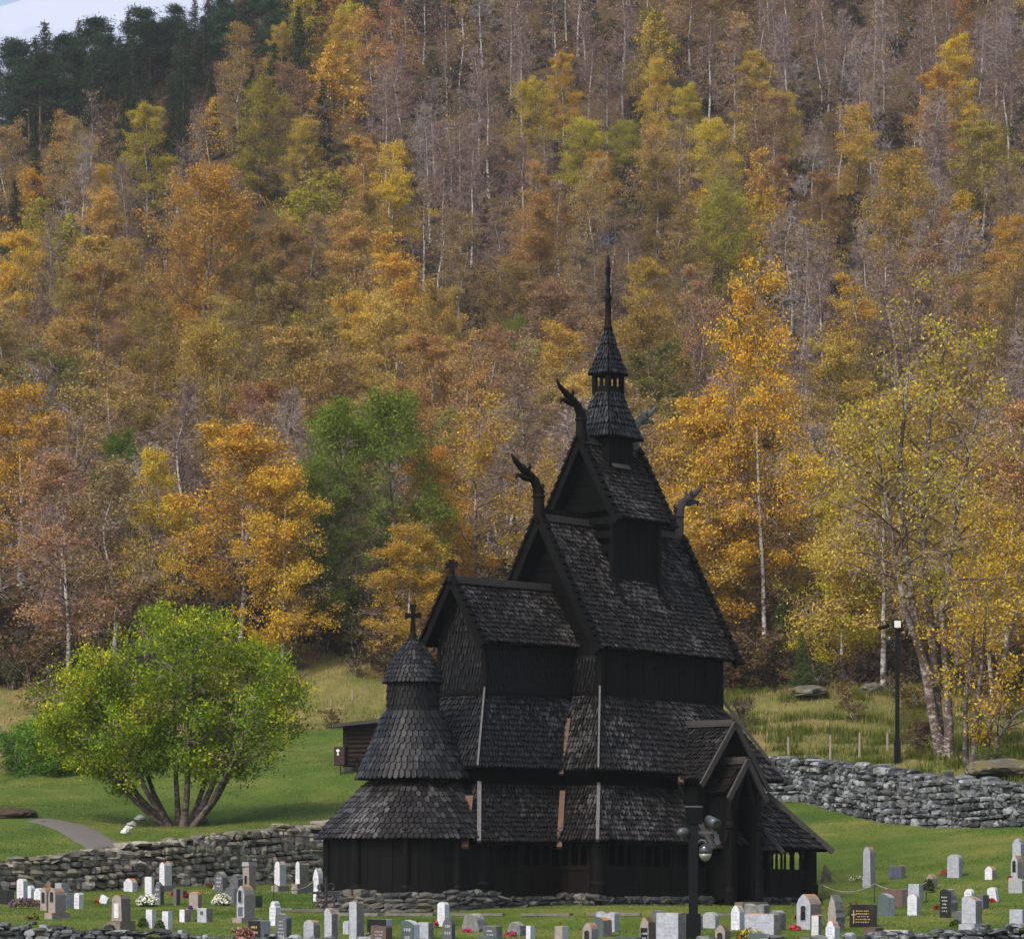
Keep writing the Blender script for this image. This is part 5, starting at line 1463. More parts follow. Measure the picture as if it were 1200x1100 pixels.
bush(868, 858, 42, .8, (.05, .035, .03), 'dark leafless shrub peeking past the porch roof', 125, 'shrub2')
for k, (px, py, w_, h_, lab) in enumerate([(1000, 792, 34, 22, 'grey rock beside the yellow bush on the meadow'), (948, 815, 52, 20, 'long pale mossy rock below the dark juniper'), (1042, 803, 56, 26, 'low mossy rock left of the leaning birch'), (972, 803, 40, 26, 'small mossy rock between two larger rocks'), (960, 780, 56, 28, 'upper mossy rock at the foot of the wood'), (1022, 812, 36, 20, 'small grey rock nearest the lamp post')]):
    boulder('rock', lab, px, py, w_, h_ * .62, M['rock'], np.random.default_rng(50 + k), 'rock', 'mossy rocks on the meadow', y0=135)
boulder('boulder', 'broad grey boulder at the right edge on top of the stone wall', 1172, 914, 110, 18, M['rock'], np.random.default_rng(61), y0=121.0)
boulder('boulder', 'flat grey stone at the foot of the round lawn tree', 235, 966, 24, 9, M['rock'], np.random.default_rng(62), y0=105)
for k, (px, py, w_) in enumerate([(164, 960, 14), (155, 967, 12), (150, 972, 11), (146, 976, 10)]):
    boulder('stepping_stone', ['highest and widest white stepping stone beside the lawn tree', 'second white stepping stone below the widest one', 'third white stepping stone down the lawn', 'lowest and smallest white stepping stone beside the path'][k], px, py, w_, 5, M['whiterock'], np.random.default_rng(70 + k), 'stone', 'white stepping stones', y0=105)
boulder('ditch_bank', 'dark mossy bank of the ditch at the left edge of the lawn', 15, 957, 60, 12, M['soil'], np.random.default_rng(81), 'bank', y0=110)

# ------------------------------------------------------------------ grass, fallen leaves
def blades(name, n, region, hfun, cfun, wid=.012, seed=1):
    r = np.random.default_rng(seed)
    x, y = region(r, n)
    z = height(x, y); k = len(x)
    h = hfun(r, x, y)
    az = r.uniform(0, 2 * PI, k); ln = r.normal(0, .35, k) * h
    b = np.stack([x, y, z - .02], -1); s = np.stack([np.cos(az), np.sin(az), np.zeros(k)], -1) * wid * (1 + h[:, None])
    tip = b + np.stack([np.cos(az + 1.5) * ln, np.sin(az + 1.5) * ln, h], -1)
    v = np.stack([b - s, b + s, tip], 1).reshape(-1, 3)
    me = fast_mesh(name, v, np.arange(3 * k).reshape(-1, 3), M['blade'])
    c = np.repeat(cfun(r, x, y), 3, axis=0)
    a = me.attributes.new('tint', 'FLOAT_COLOR', 'POINT'); a.data.foreach_set('color', np.concatenate([c, np.ones((len(c), 1))], 1).astype(np.float32).ravel())
    o = bpy.data.objects.new(name, me); link(o); return tag(o, kind='stuff')
def lerp(a, b, t): return np.array(a)[None] * (1 - t[:, None]) + np.array(b)[None] * t[:, None]
def region_low(r, n):
    y = 79 + (133 - 79) * r.random(n); x = r.uniform(-.165, .165, n) * y
    k = (wall_dist(x, y) < -.2)
    return x[k], y[k]
def region_lawn(r, n):
    y = 108 + 55 * r.random(n); x = r.uniform(-.165, -.0, n) * y
    k = (wall_dist(x, y) > .6) & (y < lawn_edge(x) + 1)
    pd = np.min(np.hypot(x[:, None] - np.array([q[0] for q in pp])[None], (y[:, None] - np.array([q[1] for q in pp])[None])), axis=1)
    return x[k & (pd > 1.2)], y[k & (pd > 1.2)]
def region_mead(r, n):
    y = 118 + 60 * r.random(n); x = r.uniform(-.165, .165, n) * y
    k = (wall_dist(x, y) > .6) & ((y > lawn_edge(x) + vnoise(x, y, 5) * 4) | (x > 5)) & (y < wood_edge(x) + 5)
    return x[k], y[k]
def c_lawn(r, x, y):
    t = np.clip(vnoise(x, y, 4) * 1.6 + vnoise(x, y, 1.2) * .8 + .45 + r.normal(0, .2, len(x)), 0, 1)
    return lerp((.040, .088, .009), (.165, .18, .04), t)
def c_mead(r, x, y):
    t = np.clip(vnoise(x, y, 6) * 2.2 + vnoise(x, y, 1.5) * 1.0 + .16 + .40 * sstep(4, -8, x) + r.normal(0, .2, len(x)), 0, 1)
    return lerp((.075, .105, .016), (.36, .265, .12), t)
blades('lawn_grass', 150000, region_low, lambda r, x, y: r.uniform(.03, .075, len(x)) + .05 * np.clip(vnoise(x, y, 2.5), 0, 1), c_lawn, .012, 1)
blades('lawn_grass', 110000, region_lawn, lambda r, x, y: r.uniform(.03, .08, len(x)), c_lawn, .014, 2)
blades('meadow_grass', 120000, region_mead, lambda r, x, y: r.uniform(.07, .24, len(x)) + .42 * np.clip(vnoise(x, y, 2.2), 0, 1) * r.random(len(x)), c_mead, .012, 3)
def region_tuss(r, n):
    x, y = region_mead(r, 900); k = (x > 4) & (y < 162); x, y = x[k][:150], y[k][:150]
    m = max(1, n // max(1, len(x)))
    return np.repeat(x, m) + r.normal(0, .32, len(x) * m), np.repeat(y, m) + r.normal(0, .32, len(x) * m)
blades('meadow_grass', 24000, region_tuss, lambda r, x, y: r.uniform(.15, .5, len(x)), lambda r, x, y: lerp((.05, .085, .012), (.15, .15, .03), r.random(len(x))), .016, 9)
def leaf_litter(name, n, region, seed, cols):
    r = np.random.default_rng(seed); x, y = region(r, n); z = height(x, y) + .03
    v, f = leaves_arrays(r, np.stack([x, y, z], -1), .07, 0, .8)
    v = v.reshape(-1, 4, 3); c = v.mean(1, keepdims=True); v[:, :, 2:] = c[:, :, 2:] + (v[:, :, 2:] - c[:, :, 2:]) * .3
    me = fast_mesh(name, v.reshape(-1, 3), f, M['blade'])
    t = np.array(cols)[r.integers(0, len(cols), len(x))]
    a = me.attributes.new('tint', 'FLOAT_COLOR', 'POINT'); a.data.foreach_set('color', np.concatenate([np.repeat(t, 4, axis=0), np.ones((len(x) * 4, 1))], 1).astype(np.float32).ravel())
    o = bpy.data.objects.new(name, me); link(o); tag(o, kind='stuff')
leaf_litter('fallen_leaves', 5200, lambda r, n: tuple(np.concatenate(q) for q in zip(region_low(r, n // 3), region_lawn(r, n))), 5, [(.36, .24, .05), (.30, .27, .06), (.22, .12, .04), (.40, .33, .12)])
# ------------------------------------------------------------------ the graveyard
gr = np.random.default_rng(909)
def outline(kind, w, h):
    a = w / 2
    if kind == 'arch':
        sh = h - a * .75
        return [(-a, 0), (a, 0), (a, sh)] + [(a * math.cos(t), sh + a * .75 * math.sin(t)) for t in np.linspace(.25, PI - .25, 9)] + [(-a, sh)]
    if kind == 'gothic':
        return [(-a, 0), (a, 0), (a, h * .72), (a * .72, h * .86), (a * .3, h * .97), (0, h), (-a * .3, h * .97), (-a * .72, h * .86), (-a, h * .72)]
    if kind == 'obelisk':
        return [(-a, 0), (a, 0), (a * .86, h * .86), (a * .6, h * .95), (a * .25, h), (-a * .25, h), (-a * .6, h * .95), (-a * .86, h * .86)]
    if kind == 'shoulder':
        return [(-a, 0), (a, 0), (a, h * .74), (a * .7, h * .80), (a * .62, h * .9), (a * .3, h * .97), (0, h), (-a * .3, h * .97), (-a * .62, h * .9), (-a * .7, h * .80), (-a, h * .74)]
    if kind == 'wave':
        return [(-a, 0), (a, 0), (a, h * .88), (a * .85, h * .97), (a * .55, h * .96), (a * .1, h * .86), (-a * .4, h * .90), (-a * .8, h), (-a, h * .93)]
    if kind == 'slant':
        return [(-a, 0), (a, 0), (a, h * .82), (a * .3, h * .95), (-a * .55, h), (-a, h * .92)]
    if kind == 'point':
        return [(-a, 0), (a, 0), (a * .95, h * .6), (a * .8, h * .84), (a * .25, h * .96), (-a * .1, h), (-a * .6, h * .82), (-a * .95, h * .6)]
    if kind == 'boulder':
        return [(-a, 0), (a, 0), (a * .98, h * .4), (a * .78, h * .72), (a * .35, h * .95), (-a * .15, h), (-a * .6, h * .86), (-a * .9, h * .55)]
    return [(-a, 0), (a, 0), (a, h * .97), (a * .96, h), (-a * .96, h), (-a, h * .97)]      # flat
ROUGHK = ('point', 'boulder', 'slant')
def roughen(ol, n, amt):
    o = np.array(ol, float); out = []
    for i in range(len(o)):
        p, q = o[i], o[(i + 1) % len(o)]; L = np.linalg.norm(q - p)
        k = max(1, int(L / .09))
        for j in range(k):
            c = p + (q - p) * j / k
            if c[1] > .05: c = c + gr.normal(0, amt, 2)
            out.append(c)
    return out
def writing(mb, w, z0, z1, y, lines, fill=.75):
    """rows of worn engraved strokes, too small to read"""
    lh = (z1 - z0) / lines
    for i in range(lines):
        z = z1 - (i + .5) * lh
        L = w * fill * gr.uniform(.55, 1.0); x = -L / 2
        while x < L / 2:
            c = gr.uniform(.02, .05)
            hgt = lh * gr.uniform(.28, .45)
            mb.add([(x, y, z - hgt / 2), (x + c, y, z - hgt / 2), (x + c, y, z + hgt / 2), (x, y, z + hgt / 2)], [(0, 1, 2, 3)])
            x += c + gr.uniform(.01, .028)
def grave(px, py, wpx, hpx, kind, face, label, side=None, depth=.16, base=None, plaque=None, text=0, textm='ink', yaw=-31, tilt=0.0, grp=None, niche=None, name='gravestone', cap=None, twotone=None):
    depth *= 1.35
    p = ground_at(px, min(py, 1108), 79.5); s = p[1] / F
    w = max(.12, wpx * s * 1.02 - depth * .30); h = max(.1, hpx * s)
    r = thing(name, label, 'gravestone', (p[0], p[1], p[2] - .03), math.radians(yaw + gr.normal(0, 3)), grp)
    if tilt: r.rotation_euler[1] = math.radians(tilt)
    z0 = 0
    if base:
        bh = base[0]; mb = MB(); bw = w * base[1] / 2
        mb.prism([(-bw, 0), (bw, 0), (bw * .98, bh), (-bw * .98, bh)], -depth * .85, depth * .85, .015); mb.build('plinth', [G[base[2]]], r)
        z0 = bh; h = h - bh
    ol = outline(kind, w, h)
    rough = kind in ROUGHK or side == 'rough'
    if kind in ('point', 'boulder'): ol = roughen(ol, 3, .012)
    ol = [(a, b + z0) for a, b in ol]
    mb = MB(); mb.prism(ol, -depth / 2, depth / 2, .012)
    if side and side != face:
        nf = len(mb.f); k = len(ol)
        mb.m = [0] + [1] * (nf - 1)
        for i in range(2, 2 + k): mb.m[i] = 0
        mats = [G[face], G[side]]
    else: mats = [G[face]]
    if rough and side == 'rough':
        vv = np.vstack(mb.v); k = len(ol)
        sel = np.zeros(len(vv), bool); sel[2 * k:] = True
        vv[sel] += gr.normal(0, .02, (sel.sum(), 3)) * np.array([1, .8, .6]) * (vv[sel, 2:3] > .05)
        mb.v = [vv]
    mb.build('headstone', mats, r)
    yf = -depth / 2 - .004
    if plaque:      # (width share, bottom share, top share, material, arched)
        pw, b, t, mt, ar = plaque
        mb = MB(); q = outline('arch' if ar else 'flat', w * pw, h * (t - b)); q = [(a, c + z0 + h * b) for a, c in q]
        mb.prism(q, yf - .012, yf + .01, .004); mb.build('plaque', [G[mt]], r); yf -= .018
    if niche:
        pw, b, t = niche
        mb = MB(); q = outline('arch', w * pw * 1.3, h * (t - b) * 1.08); q = [(a, c + z0 + h * (b - .02)) for a, c in q]
        mb.prism(q, yf - .008, yf + .02, .004); mb.build('niche_frame', [G['pink'] if face == 'pink' else G[face]], r)
        mb = MB(); q = outline('arch', w * pw, h * (t - b)); q = [(a, c + z0 + h * b) for a, c in q]
        mb.prism(q, yf - .016, yf + .02, .003); mb.build('plaque', [G['black']], r); yf -= .02
    if cap:
        mb = MB(); mb.prism([(-w * .56, h + z0 - .02), (w * .56, h + z0 - .02), (w * .5, h + z0 + cap[0]), (-w * .5, h + z0 + cap[0])], -depth * .6, depth * .6, .01); mb.build('cap_stone', [G[cap[1]]], r)
    if text and h > .2:
        mb = MB()
        if plaque: writing(mb, w * plaque[0], z0 + h * (plaque[1] + .06), z0 + h * (plaque[2] - .12), yf, text)
        else: writing(mb, w * (.8 if kind != 'obelisk' else .7), z0 + h * .2, z0 + h * .78, yf, text)
        mb.build('lettering', [G[textm]], r)
    return r
def flowers(px, py, wpx, hpx, color, label, n=260, name='flower_bush', cat_='flowers', green=(.05, .11, .015), pot=None, frac=.55, grp=None):
    p = ground_at(px, min(py, 1108), 79.5); s = p[1] / F; w, h = wpx * s, hpx * s
    r = thing(name, label, cat_, tuple(p), 0, grp)
    def dome(m, k):
        d = gr.normal(0, 1, (m, 3)); d[:, 2] = np.abs(d[:, 2]); d /= np.linalg.norm(d, axis=1, keepdims=True)
        return d * np.array([w / 2, min(w / 2, .35), h * .8]) * gr.uniform(k, 1.02, (m, 1)) + [0, 0, h * .15]
    v, f = leaves_arrays(gr, dome(n, .55), .06, 0, .6)
    o = bpy.data.objects.new('foliage', fast_mesh('foliage', v, f, M['leaf'])); link(o, r); o.color = (*green, 1)
    v, f = leaves_arrays(gr, dome(int(n * frac), .93), .062, 0, .95)
    o = bpy.data.objects.new('blossom', fast_mesh('blossom', v, f, M['leaf'])); link(o, r); o.color = (*color, 1)
    if pot:
        mb = MB(); mb.lathe([(w * .34, 0), (w * .42, h * .3), (w * .40, h * .3)], n=14); mb.build('pot', [G[pot]], r)
    return r
W_, WL = 'white', 'whitelichen'
# ---- left part
grave(7, 1059, 18, 18, 'flat', 'black', 'low black granite stone at the left edge', side='slate', depth=.22)
grave(26, 1053, 12, 25, 'arch', W_, 'tallest white round-topped stone behind the purple heather', text=4)
grave(36, 1052, 10, 16, 'gothic', W_, 'small pointed white stone in the middle behind the purple heather')
grave(46, 1054, 12, 15, 'shoulder', W_, 'small white shouldered stone at the end of the purple heather', text=2)
grave(56, 1066, 14, 28, 'gothic', 'pink', 'left twin pinkish stone with a dark arched plaque and orange lichen', niche=(.45, .35, .8), depth=.3, side='pink')
grave(67, 1076, 16, 37, 'gothic', 'pink', 'right twin pinkish stone on a lichen plinth with a dark arched plaque', niche=(.45, .45, .85), depth=.34, base=(.18, 1.15, 'pink'), side='pink')
grave(73, 1048, 14, 15, 'flat', 'grey', 'grey square stone behind the pinkish twins', depth=.3)
grave(79, 1063, 11, 18, 'flat', 'pale', 'pale grey block just right of the pinkish twins', depth=.25)
grave(92.5, 1064.5, 10, 20, 'arch', W_, 'small white round-topped stone alone on the grass, right of the pinkish twins', text=3)
grave(121, 1058, 13, 10, 'flat', W_, 'small white tablet leaning sideways in the grass', tilt=22, depth=.08)
grave(142, 1091, 20, 44, 'obelisk', 'pink', 'tall brown tapered stone on a mossy plinth with a white plaque', depth=.34, base=(.28, 1.35, 'moss'), plaque=(.45, .12, .68, W_, False), side='moss')
grave(153, 1044, 16, 16, 'shoulder', W_, 'squat white shouldered stone below the brown wall', side=WL, depth=.2, text=3)
grave(175, 1047, 11, 21, 'flat', W_, 'plain bright white upright slab beside the white flower bush', depth=.1)
grave(194, 1044, 12, 35, 'obelisk', W_, 'tall white obelisk with orange tip, left one below the wall', side=WL, depth=.3, base=(.22, 1.2, 'rough'), text=5)
grave(186, 1060, 13, 28, 'point', 'slate', 'dark grey pointed slate beside the white flower bush', depth=.12, text=3)
grave(177, 1087, 11, 23, 'flat', W_, 'white slab with lines of text between two green tufts, left of its pair', text=5, depth=.14, side=WL)
grave(196, 1089, 11, 23, 'flat', W_, 'white slab with lines of text, right one of the tufted pair', text=5, depth=.14)
grave(239, 1038, 16, 20, 'shoulder', 'slate', 'dark grey round-shouldered stone close to the wall', side='boulder', depth=.22)
grave(259, 1044, 15, 24, 'gothic', 'slate', 'dark pointed stone spotted with lichen', side='boulder', depth=.22, text=3)
grave(277, 1045, 15, 22, 'shoulder', 'slate', 'dark shouldered stone beside the tall pink one', depth=.2)
grave(292, 1043, 13, 30, 'flat', 'pink', 'tall pink stone with two small dark niches and grey cap', depth=.3, niche=(.35, .3, .62), cap=(.12, 'grey'))
grave(213, 1052, 12, 12, 'arch', 'brown', 'small dark red-brown round stone with red flowers')
grave(207, 1060, 6, 20, 'flat', 'slate', 'very slim grey post stone beside red flowers')
grave(229, 1065, 15, 22, 'arch', 'pink', 'pinkish grey rounded stone with a mauve flower', depth=.16, side='pink')
grave(272, 1059, 15, 20, 'flat', 'slate', 'dark slab with a pale left edge behind white flowers', side='pale')
grave(288, 1080, 17, 44, 'gothic', 'pale', 'tall pale monument with arched niche and dark plaque', depth=.36, niche=(.4, .5, .86), plaque=(.55, .06, .34, 'blue', False), base=(.14, 1.25, 'pink'), side='pink', text=0)
grave(301, 1063, 10, 15, 'flat', 'green', 'short dark green block right of the pale monument', depth=.25)
grave(328.5, 1044, 12, 36, 'obelisk', W_, 'tall white obelisk standing before the wall, orange on its tip', side=WL, depth=.3, base=(.2, 1.25, 'rough'), text=6)
grave(354, 1046, 12, 38, 'obelisk', W_, 'white obelisk with a rough brown side, nearest the church of the two', side='rough', depth=.42, base=(.32, 1.4, 'rough'), text=5)
grave(345, 1028, 12, 16, 'flat', 'slate', 'dark block between the two white obelisks', depth=.25)
grave(373, 1056, 11, 40, 'gothic', W_, 'slim white shaft against the corner of the church', depth=.2, text=3)
grave(322.5, 1084, 12, 30, 'shoulder', W_, 'white ornamental stone with crowned top in front of the obelisks', depth=.18, text=4)
grave(217, 1080, 11, 16, 'flat', W_, 'small white slab with red flowers at its foot', depth=.2, side='rough')
grave(240, 1080, 17, 18, 'flat', 'pale', 'pale grey slab carved with a small dark tree', depth=.2, side='rough', plaque=(.3, .55, .8, 'slate', True), text=0)
grave(304, 1098, 24, 21, 'flat', 'black', 'polished brown-black block in a grey surround behind pink heath', side='grey', depth=.3, text=2, textm='gold')
grave(332, 1104, 19, 36, 'slant', 'slate', 'tall nearly black rough slate with pale writing', side='slate', depth=.16, text=5, textm='pale')
grave(365, 1103, 18, 27, 'arch', 'pale', 'grey-white arched stone right of the tall black slate', depth=.18, side='rough', text=5)
grave(346, 1107, 17, 14, 'arch', 'pale', 'low pale stone cut by the photo bottom, beside the tall black slate')
grave(213.5, 1096, 9, 8, 'flat', 'pale', 'tiny pale stone just above the near wall')
grave(388, 1106, 14, 44, 'slant', 'pale', 'tall lichen grey slab, left of the grey pillar stone', depth=.2, side='rough', text=5)
grave(418, 1107, 15, 52, 'flat', 'pale', 'tallest grey pillar stone with rough edge, by the church foundation', depth=.26, side='rough', text=4)
grave(408, 1094, 11, 17, 'arch', 'pale', 'small pale blue stone half hidden behind the grey pillar stone', text=3)
grave(445, 1101, 31, 26, 'flat', 'black', 'black slab framed in white lichen behind the brown stone', depth=.2, side='pale', text=2, textm='pale')
grave(447, 1108, 25, 26, 'wave', 'brown', 'brown granite stone with pale script and a low right shoulder', depth=.24, text=4, textm='pale')
grave(481, 1107, 21, 31, 'slant', 'green', 'dark green stone with thick white edge', depth=.2, side=W_, text=2, textm='pale')
grave(499, 1099, 18, 20, 'flat', 'pale', 'pale grey slab right of the green stone with white edge', depth=.18, side='rough', text=3)
grave(519.5, 1085, 13, 30, 'arch', W_, 'white round-topped stone standing right before the church foundation', text=5)
grave(526, 1101, 15, 28, 'gothic', 'slate', 'upright dark slate beside the white stone by the foundation', depth=.14, text=2, textm='pale')
grave(556, 1091, 29, 22, 'boulder', 'boulder', 'broad lichen-grey boulder stone with pink flowers', depth=.3, side='boulder')
grave(577, 1099, 23, 16, 'flat', 'slate', 'dark low block right of the broad boulder stone', depth=.22, side='boulder', text=2, textm='pale')
grave(571, 1107, 29, 13, 'gothic', 'green', 'wide low blue-grey stone cut by the photo bottom', depth=.2)
grave(606, 1096, 22, 18, 'boulder', 'boulder', 'smaller dark boulder stone with pink flowers at its left', depth=.3, side='boulder')
grave(621.5, 1107, 9, 24, 'flat', W_, 'slim bright white post stone, right of the dark boulder', depth=.16)
grave(658, 1107, 15, 24, 'flat', 'pink', 'pale stone with ivy in the middle and an orange-lichen edge', depth=.22, side=WL)
grave(692, 1107, 17, 28, 'gothic', 'pink', 'small house-shaped stone with dark arched niche, left of the angular stone', niche=(.5, .2, .68), depth=.26, side='pink')
grave(706, 1097, 20, 25, 'slant', 'green', 'angular blue-grey stone in front of the wavy slab', depth=.3, side='rough')
grave(712, 1091, 28, 25, 'wave', 'pale', 'blue-grey slab with a wavy top behind the angular stone', depth=.2)
grave(735, 1107, 35, 11, 'flat', 'green', 'long low grey-blue slab cut by the photo bottom')
grave(759, 1105, 18, 32, 'point', 'pink', 'orange-brown rough stone with a dark plaque, left of the wide panel', plaque=(.7, .1, .62, 'black', False), depth=.3, side='moss', text=2, textm='pale')
grave(772, 1081, 18, 16, 'arch', 'slate', 'dark round stone peeping over the wide pale panel', depth=.2)
grave(786, 1107, 34, 39, 'flat', 'pale', 'wide pale blue stone panel with streaks, left of the near lamp post', depth=.3, side='rough', text=5)
grave(819, 1090, 9, 19, 'flat', 'pale', 'narrow pale stone half behind the near lamp post', depth=.14, side='rough')
grave(833, 1087, 20, 20, 'arch', 'grey', 'grey-blue round-topped stone right of the near lamp post', text=4)
grave(847, 1107, 18, 25, 'gothic', 'pink', 'house-shaped mossy stone with dark niche, right of the near lamp post', niche=(.5, .2, .66), depth=.28, side='moss')
grave(864.5, 1089, 15, 30, 'gothic', W_, 'white stone with dark lettering and a yellow-orange lichen top', side=WL, depth=.22, text=4)
grave(887, 1074, 30, 17, 'wave', 'boulder', 'wide dark speckled stone in front of the church door', depth=.28, side='boulder')
grave(911, 1090, 18, 25, 'arch', 'boulder', 'dark rounded stone behind the wide pale panel at the church door', depth=.3, side='boulder')
grave(893, 1100, 42, 31, 'flat', 'pale', 'widest pale panel stone with five streaked columns, below the church door', depth=.26, side='rough', text=5)
grave(892, 1107, 30, 16, 'slant', 'green', 'low grey stone behind the yellow flowers')
grave(948, 1088, 26, 42, 'gothic', 'pale', 'big pale natural stone with an arched niche, right of the church door', niche=(.34, .28, .68), depth=.4, side='pink')
grave(957, 1098, 13, 27, 'flat', WL, 'white stone speckled orange in front of the big niche stone', depth=.24, side='rough', text=4, yaw=-16)
grave(980, 1090, 16, 43, 'point', 'pink', 'tall rough brown stone with lichen, right of the big niche stone', depth=.3, side='boulder')
grave(976, 1107, 16, 30, 'shoulder', W_, 'white scalloped stone with blue lettering and an orange top', side=WL, depth=.22, text=5)
grave(996, 1105, 13, 14, 'arch', 'pale', 'small pale rounded stone cut by the photo bottom on the right', text=1)
# ---- right part
grave(1018.5, 1039, 14, 48, 'obelisk', 'pale', 'tallest grey standing stone on the right slope, near the rope fence', depth=.24, side='pink', text=4, plaque=(.6, .06, .42, 'pale', True))
grave(1051, 1029, 20, 16, 'flat', 'slate', 'squat dark stone with a blue square plaque on the upper grass', plaque=(.66, .12, .88, 'blue', False), depth=.3, side='rough')
grave(1092, 1042, 12, 19, 'gothic', 'pink', 'small stone with a dark arched plaque beside a little shrub', niche=(.45, .2, .72), depth=.26, side='pink')
grave(1119, 1028, 18, 28, 'arch', 'pale', 'big grey oval stone beside the red planter', depth=.22, side='grey')
grave(1161, 1030, 13, 16, 'gothic', W_, 'small white stone alone high on the right slope', depth=.22, side='pink')
grave(1193, 1003, 13, 22, 'shoulder', 'pale', 'upper grey stone behind the niche stone at the right edge', text=3)
grave(1192, 1030, 13, 29, 'gothic', 'pale', 'pale stone with dark arched niche at the right edge', niche=(.5, .32, .78), depth=.3, side='pink')
grave(1191, 1046, 19, 19, 'slant', 'grey', 'leaning grey slab below the niche stone at the right edge', depth=.14)
grave(1012, 1086, 33, 28, 'flat', 'black', 'polished black wide stone with gold lettering and a gold cross', depth=.16, side='slate', text=5, textm='gold', yaw=-22)
grave(1039, 1073, 19, 28, 'slant', 'green', 'dark blue-green stone with white edge and bare front', depth=.24, side='pale')
grave(1048, 1062, 30, 22, 'flat', 'brown', 'wide reddish-brown stone behind the blue-green one', depth=.2, side='rough')
grave(1073, 1058, 17, 24, 'flat', 'pale', 'square grey slab behind the white lettered stone', depth=.2, side='grey', text=2)
grave(1071, 1072, 15, 26, 'arch', W_, 'white round-topped stone with clear lettering before the grey slab', text=5, depth=.18, side='pale')
grave(1113, 1068, 17, 28, 'boulder', 'boulder', 'rough brown-grey boulder stone right behind the black arched one', depth=.3, side='boulder')
grave(1108, 1075, 14, 35, 'arch', 'black', 'narrow polished black arched stone with white lettering', depth=.14, text=5, textm='pale', side='slate')
grave(1126, 1079, 17, 13, 'slant', 'slate', 'low dark rough stone left of the pale pedestal stone', depth=.22, side='boulder')
grave(1139, 1090, 23, 42, 'slant', 'pale', 'pale rough-topped slab on a block pedestal', depth=.28, base=(.2, 1.15, 'pale'), side='rough', text=4)
grave(1136, 1056, 12, 16, 'gothic', W_, 'small white stone right behind the pedestal stone', text=2)
grave(1152, 1064, 13, 17, 'flat', 'slate', 'dark upright block right of the pedestal stone', depth=.3)
grave(1165, 1056, 13, 18, 'arch', W_, 'white rounded stone leaning back with red flowers', tilt=-9, text=3)
grave(1193, 1087, 20, 23, 'flat', 'pale', 'pale stained panel at the right edge above the near wall', depth=.2, text=3)
grave(1024, 1097, 21, 12, 'flat', 'brown', 'low red-brown block beside the near wall', depth=.3)
grave(1052, 1099, 34, 11, 'flat', 'pale', 'long low pale slab beside the near wall', depth=.22, side='rough', text=1)
# gold cross on the black stone
for o in list(SC.objects):
    if o.get('label', '').startswith('polished black wide stone'):
        mb = MB(); mb.box((-.24, -.122, .12), (-.215, -.112, .46)); mb.box((-.285, -.1225, .33), (-.17, -.1115, .355)); mb.build('gold_cross', [G['gold']], o)
# flowers and plants
HEATH = (.26, .10, .22)
flowers(28, 1064, 38, 13, HEATH, 'long clump of purple heather before three white stones', 420, 'heather', 'heather')
flowers(173, 1062, 28, 15, (.78, .76, .68), 'big dome of white flowers in a dark pot beside the pointed slate', 380, 'potted_flowers', pot='black', frac=1.1)
flowers(260, 1061, 24, 15, (.80, .78, .68), 'dome of white flowers before the dark pale-edged slab', 360, 'potted_flowers', pot='blue', frac=1.1)
flowers(287, 1102, 22, 17, (.50, .16, .20), 'pink heath beside the brown-black block', 320, 'heather', 'heather')
flowers(38, 1078, 16, 8, (.20, .17, .05), 'low yellow-green plants before the pinkish twins', 160, 'low_plant', 'plant')
flowers(167, 1087, 12, 13, (.10, .12, .05), 'green tuft left of the first white text slab', 160, 'green_tuft', 'plant')
flowers(187, 1090, 12, 13, (.10, .12, .05), 'green tuft between the two white text slabs', 160, 'green_tuft', 'plant')
RED = (.50, .02, .03)
for px, py, w, h, c, lab in [(113, 1058, 5, 4, RED, 'tiny red flowers at the fallen white tablet'), (203, 1050, 5, 6, RED, 'red flowers left of the slim grey post stone'), (218, 1052, 6, 6, RED, 'red flowers by the small red-brown stone'), (246, 1040, 6, 6, RED, 'red flowers between two dark stones'),
        (234, 1037, 9, 7, (.75, .75, .75), 'white flowers before the dark round-shouldered stone'), (254, 1042, 8, 5, (.72, .70, .7), 'white flowers before the dark pointed stone'), (223, 1066, 5, 5, (.22, .04, .25), 'purple flower by the pinkish rounded stone'), (213, 1078, 6, 4, RED, 'red flowers at the small white slab'),
        (234, 1080, 9, 4, (.16, .05, .03), 'dry brown flowers under the tree-carved slab'), (510, 1086, 8, 8, (.55, .06, .09), 'red flowers left of the white stone by the foundation'), (547, 1092, 10, 5, (.62, .05, .20), 'pink flowers at the broad boulder stone'), (599, 1097, 13, 6, (.50, .04, .14), 'pink flowers at the smaller boulder stone'),
        (942, 1084, 9, 8, (.65, .70, .72), 'silvery plant beside the big niche stone'), (934, 1077, 5, 6, RED, 'red lantern flowers left of the big niche stone'), (932, 1090, 13, 6, (.72, .06, .13), 'bunch of bright red-pink flowers on the grass'), (1004, 1032, 16, 6, (.6, .55, .42), 'dry white flowers beside the tallest grey standing stone'),
        (1108, 1026, 12, 8, (.55, .08, .10), 'red flowers in the dark planter by the oval stone'), (1162, 1057, 8, 5, RED, 'red flowers at the leaning white stone'), (1097, 1066, 5, 6, (.4, .03, .05), 'dark red flowers left of the black arched stone'), (1184, 1031, 6, 5, (.4, .05, .03), 'red flowers at the right edge niche stone'),
        (795, 1106, 12, 6, (.78, .77, .7), 'white roses before the wide pale panel'), (433, 1106, 12, 14, (.62, .56, .40), 'cream flowers beside the brown script stone'), (279, 1092, 16, 6, (.4, .25, .2), 'pale pink flowers at the tall monument'), (1130, 1056, 4, 4, RED, 'red dot of flowers by the small white stone')]:
    flowers(px, py, w * 1.1, h, c, lab, 70, 'flowers', frac=.9)
flowers(882, 1100, 32, 14, (.55, .40, .03), 'mound of yellow flowers before the widest pale panel', 360, 'flower_bush')
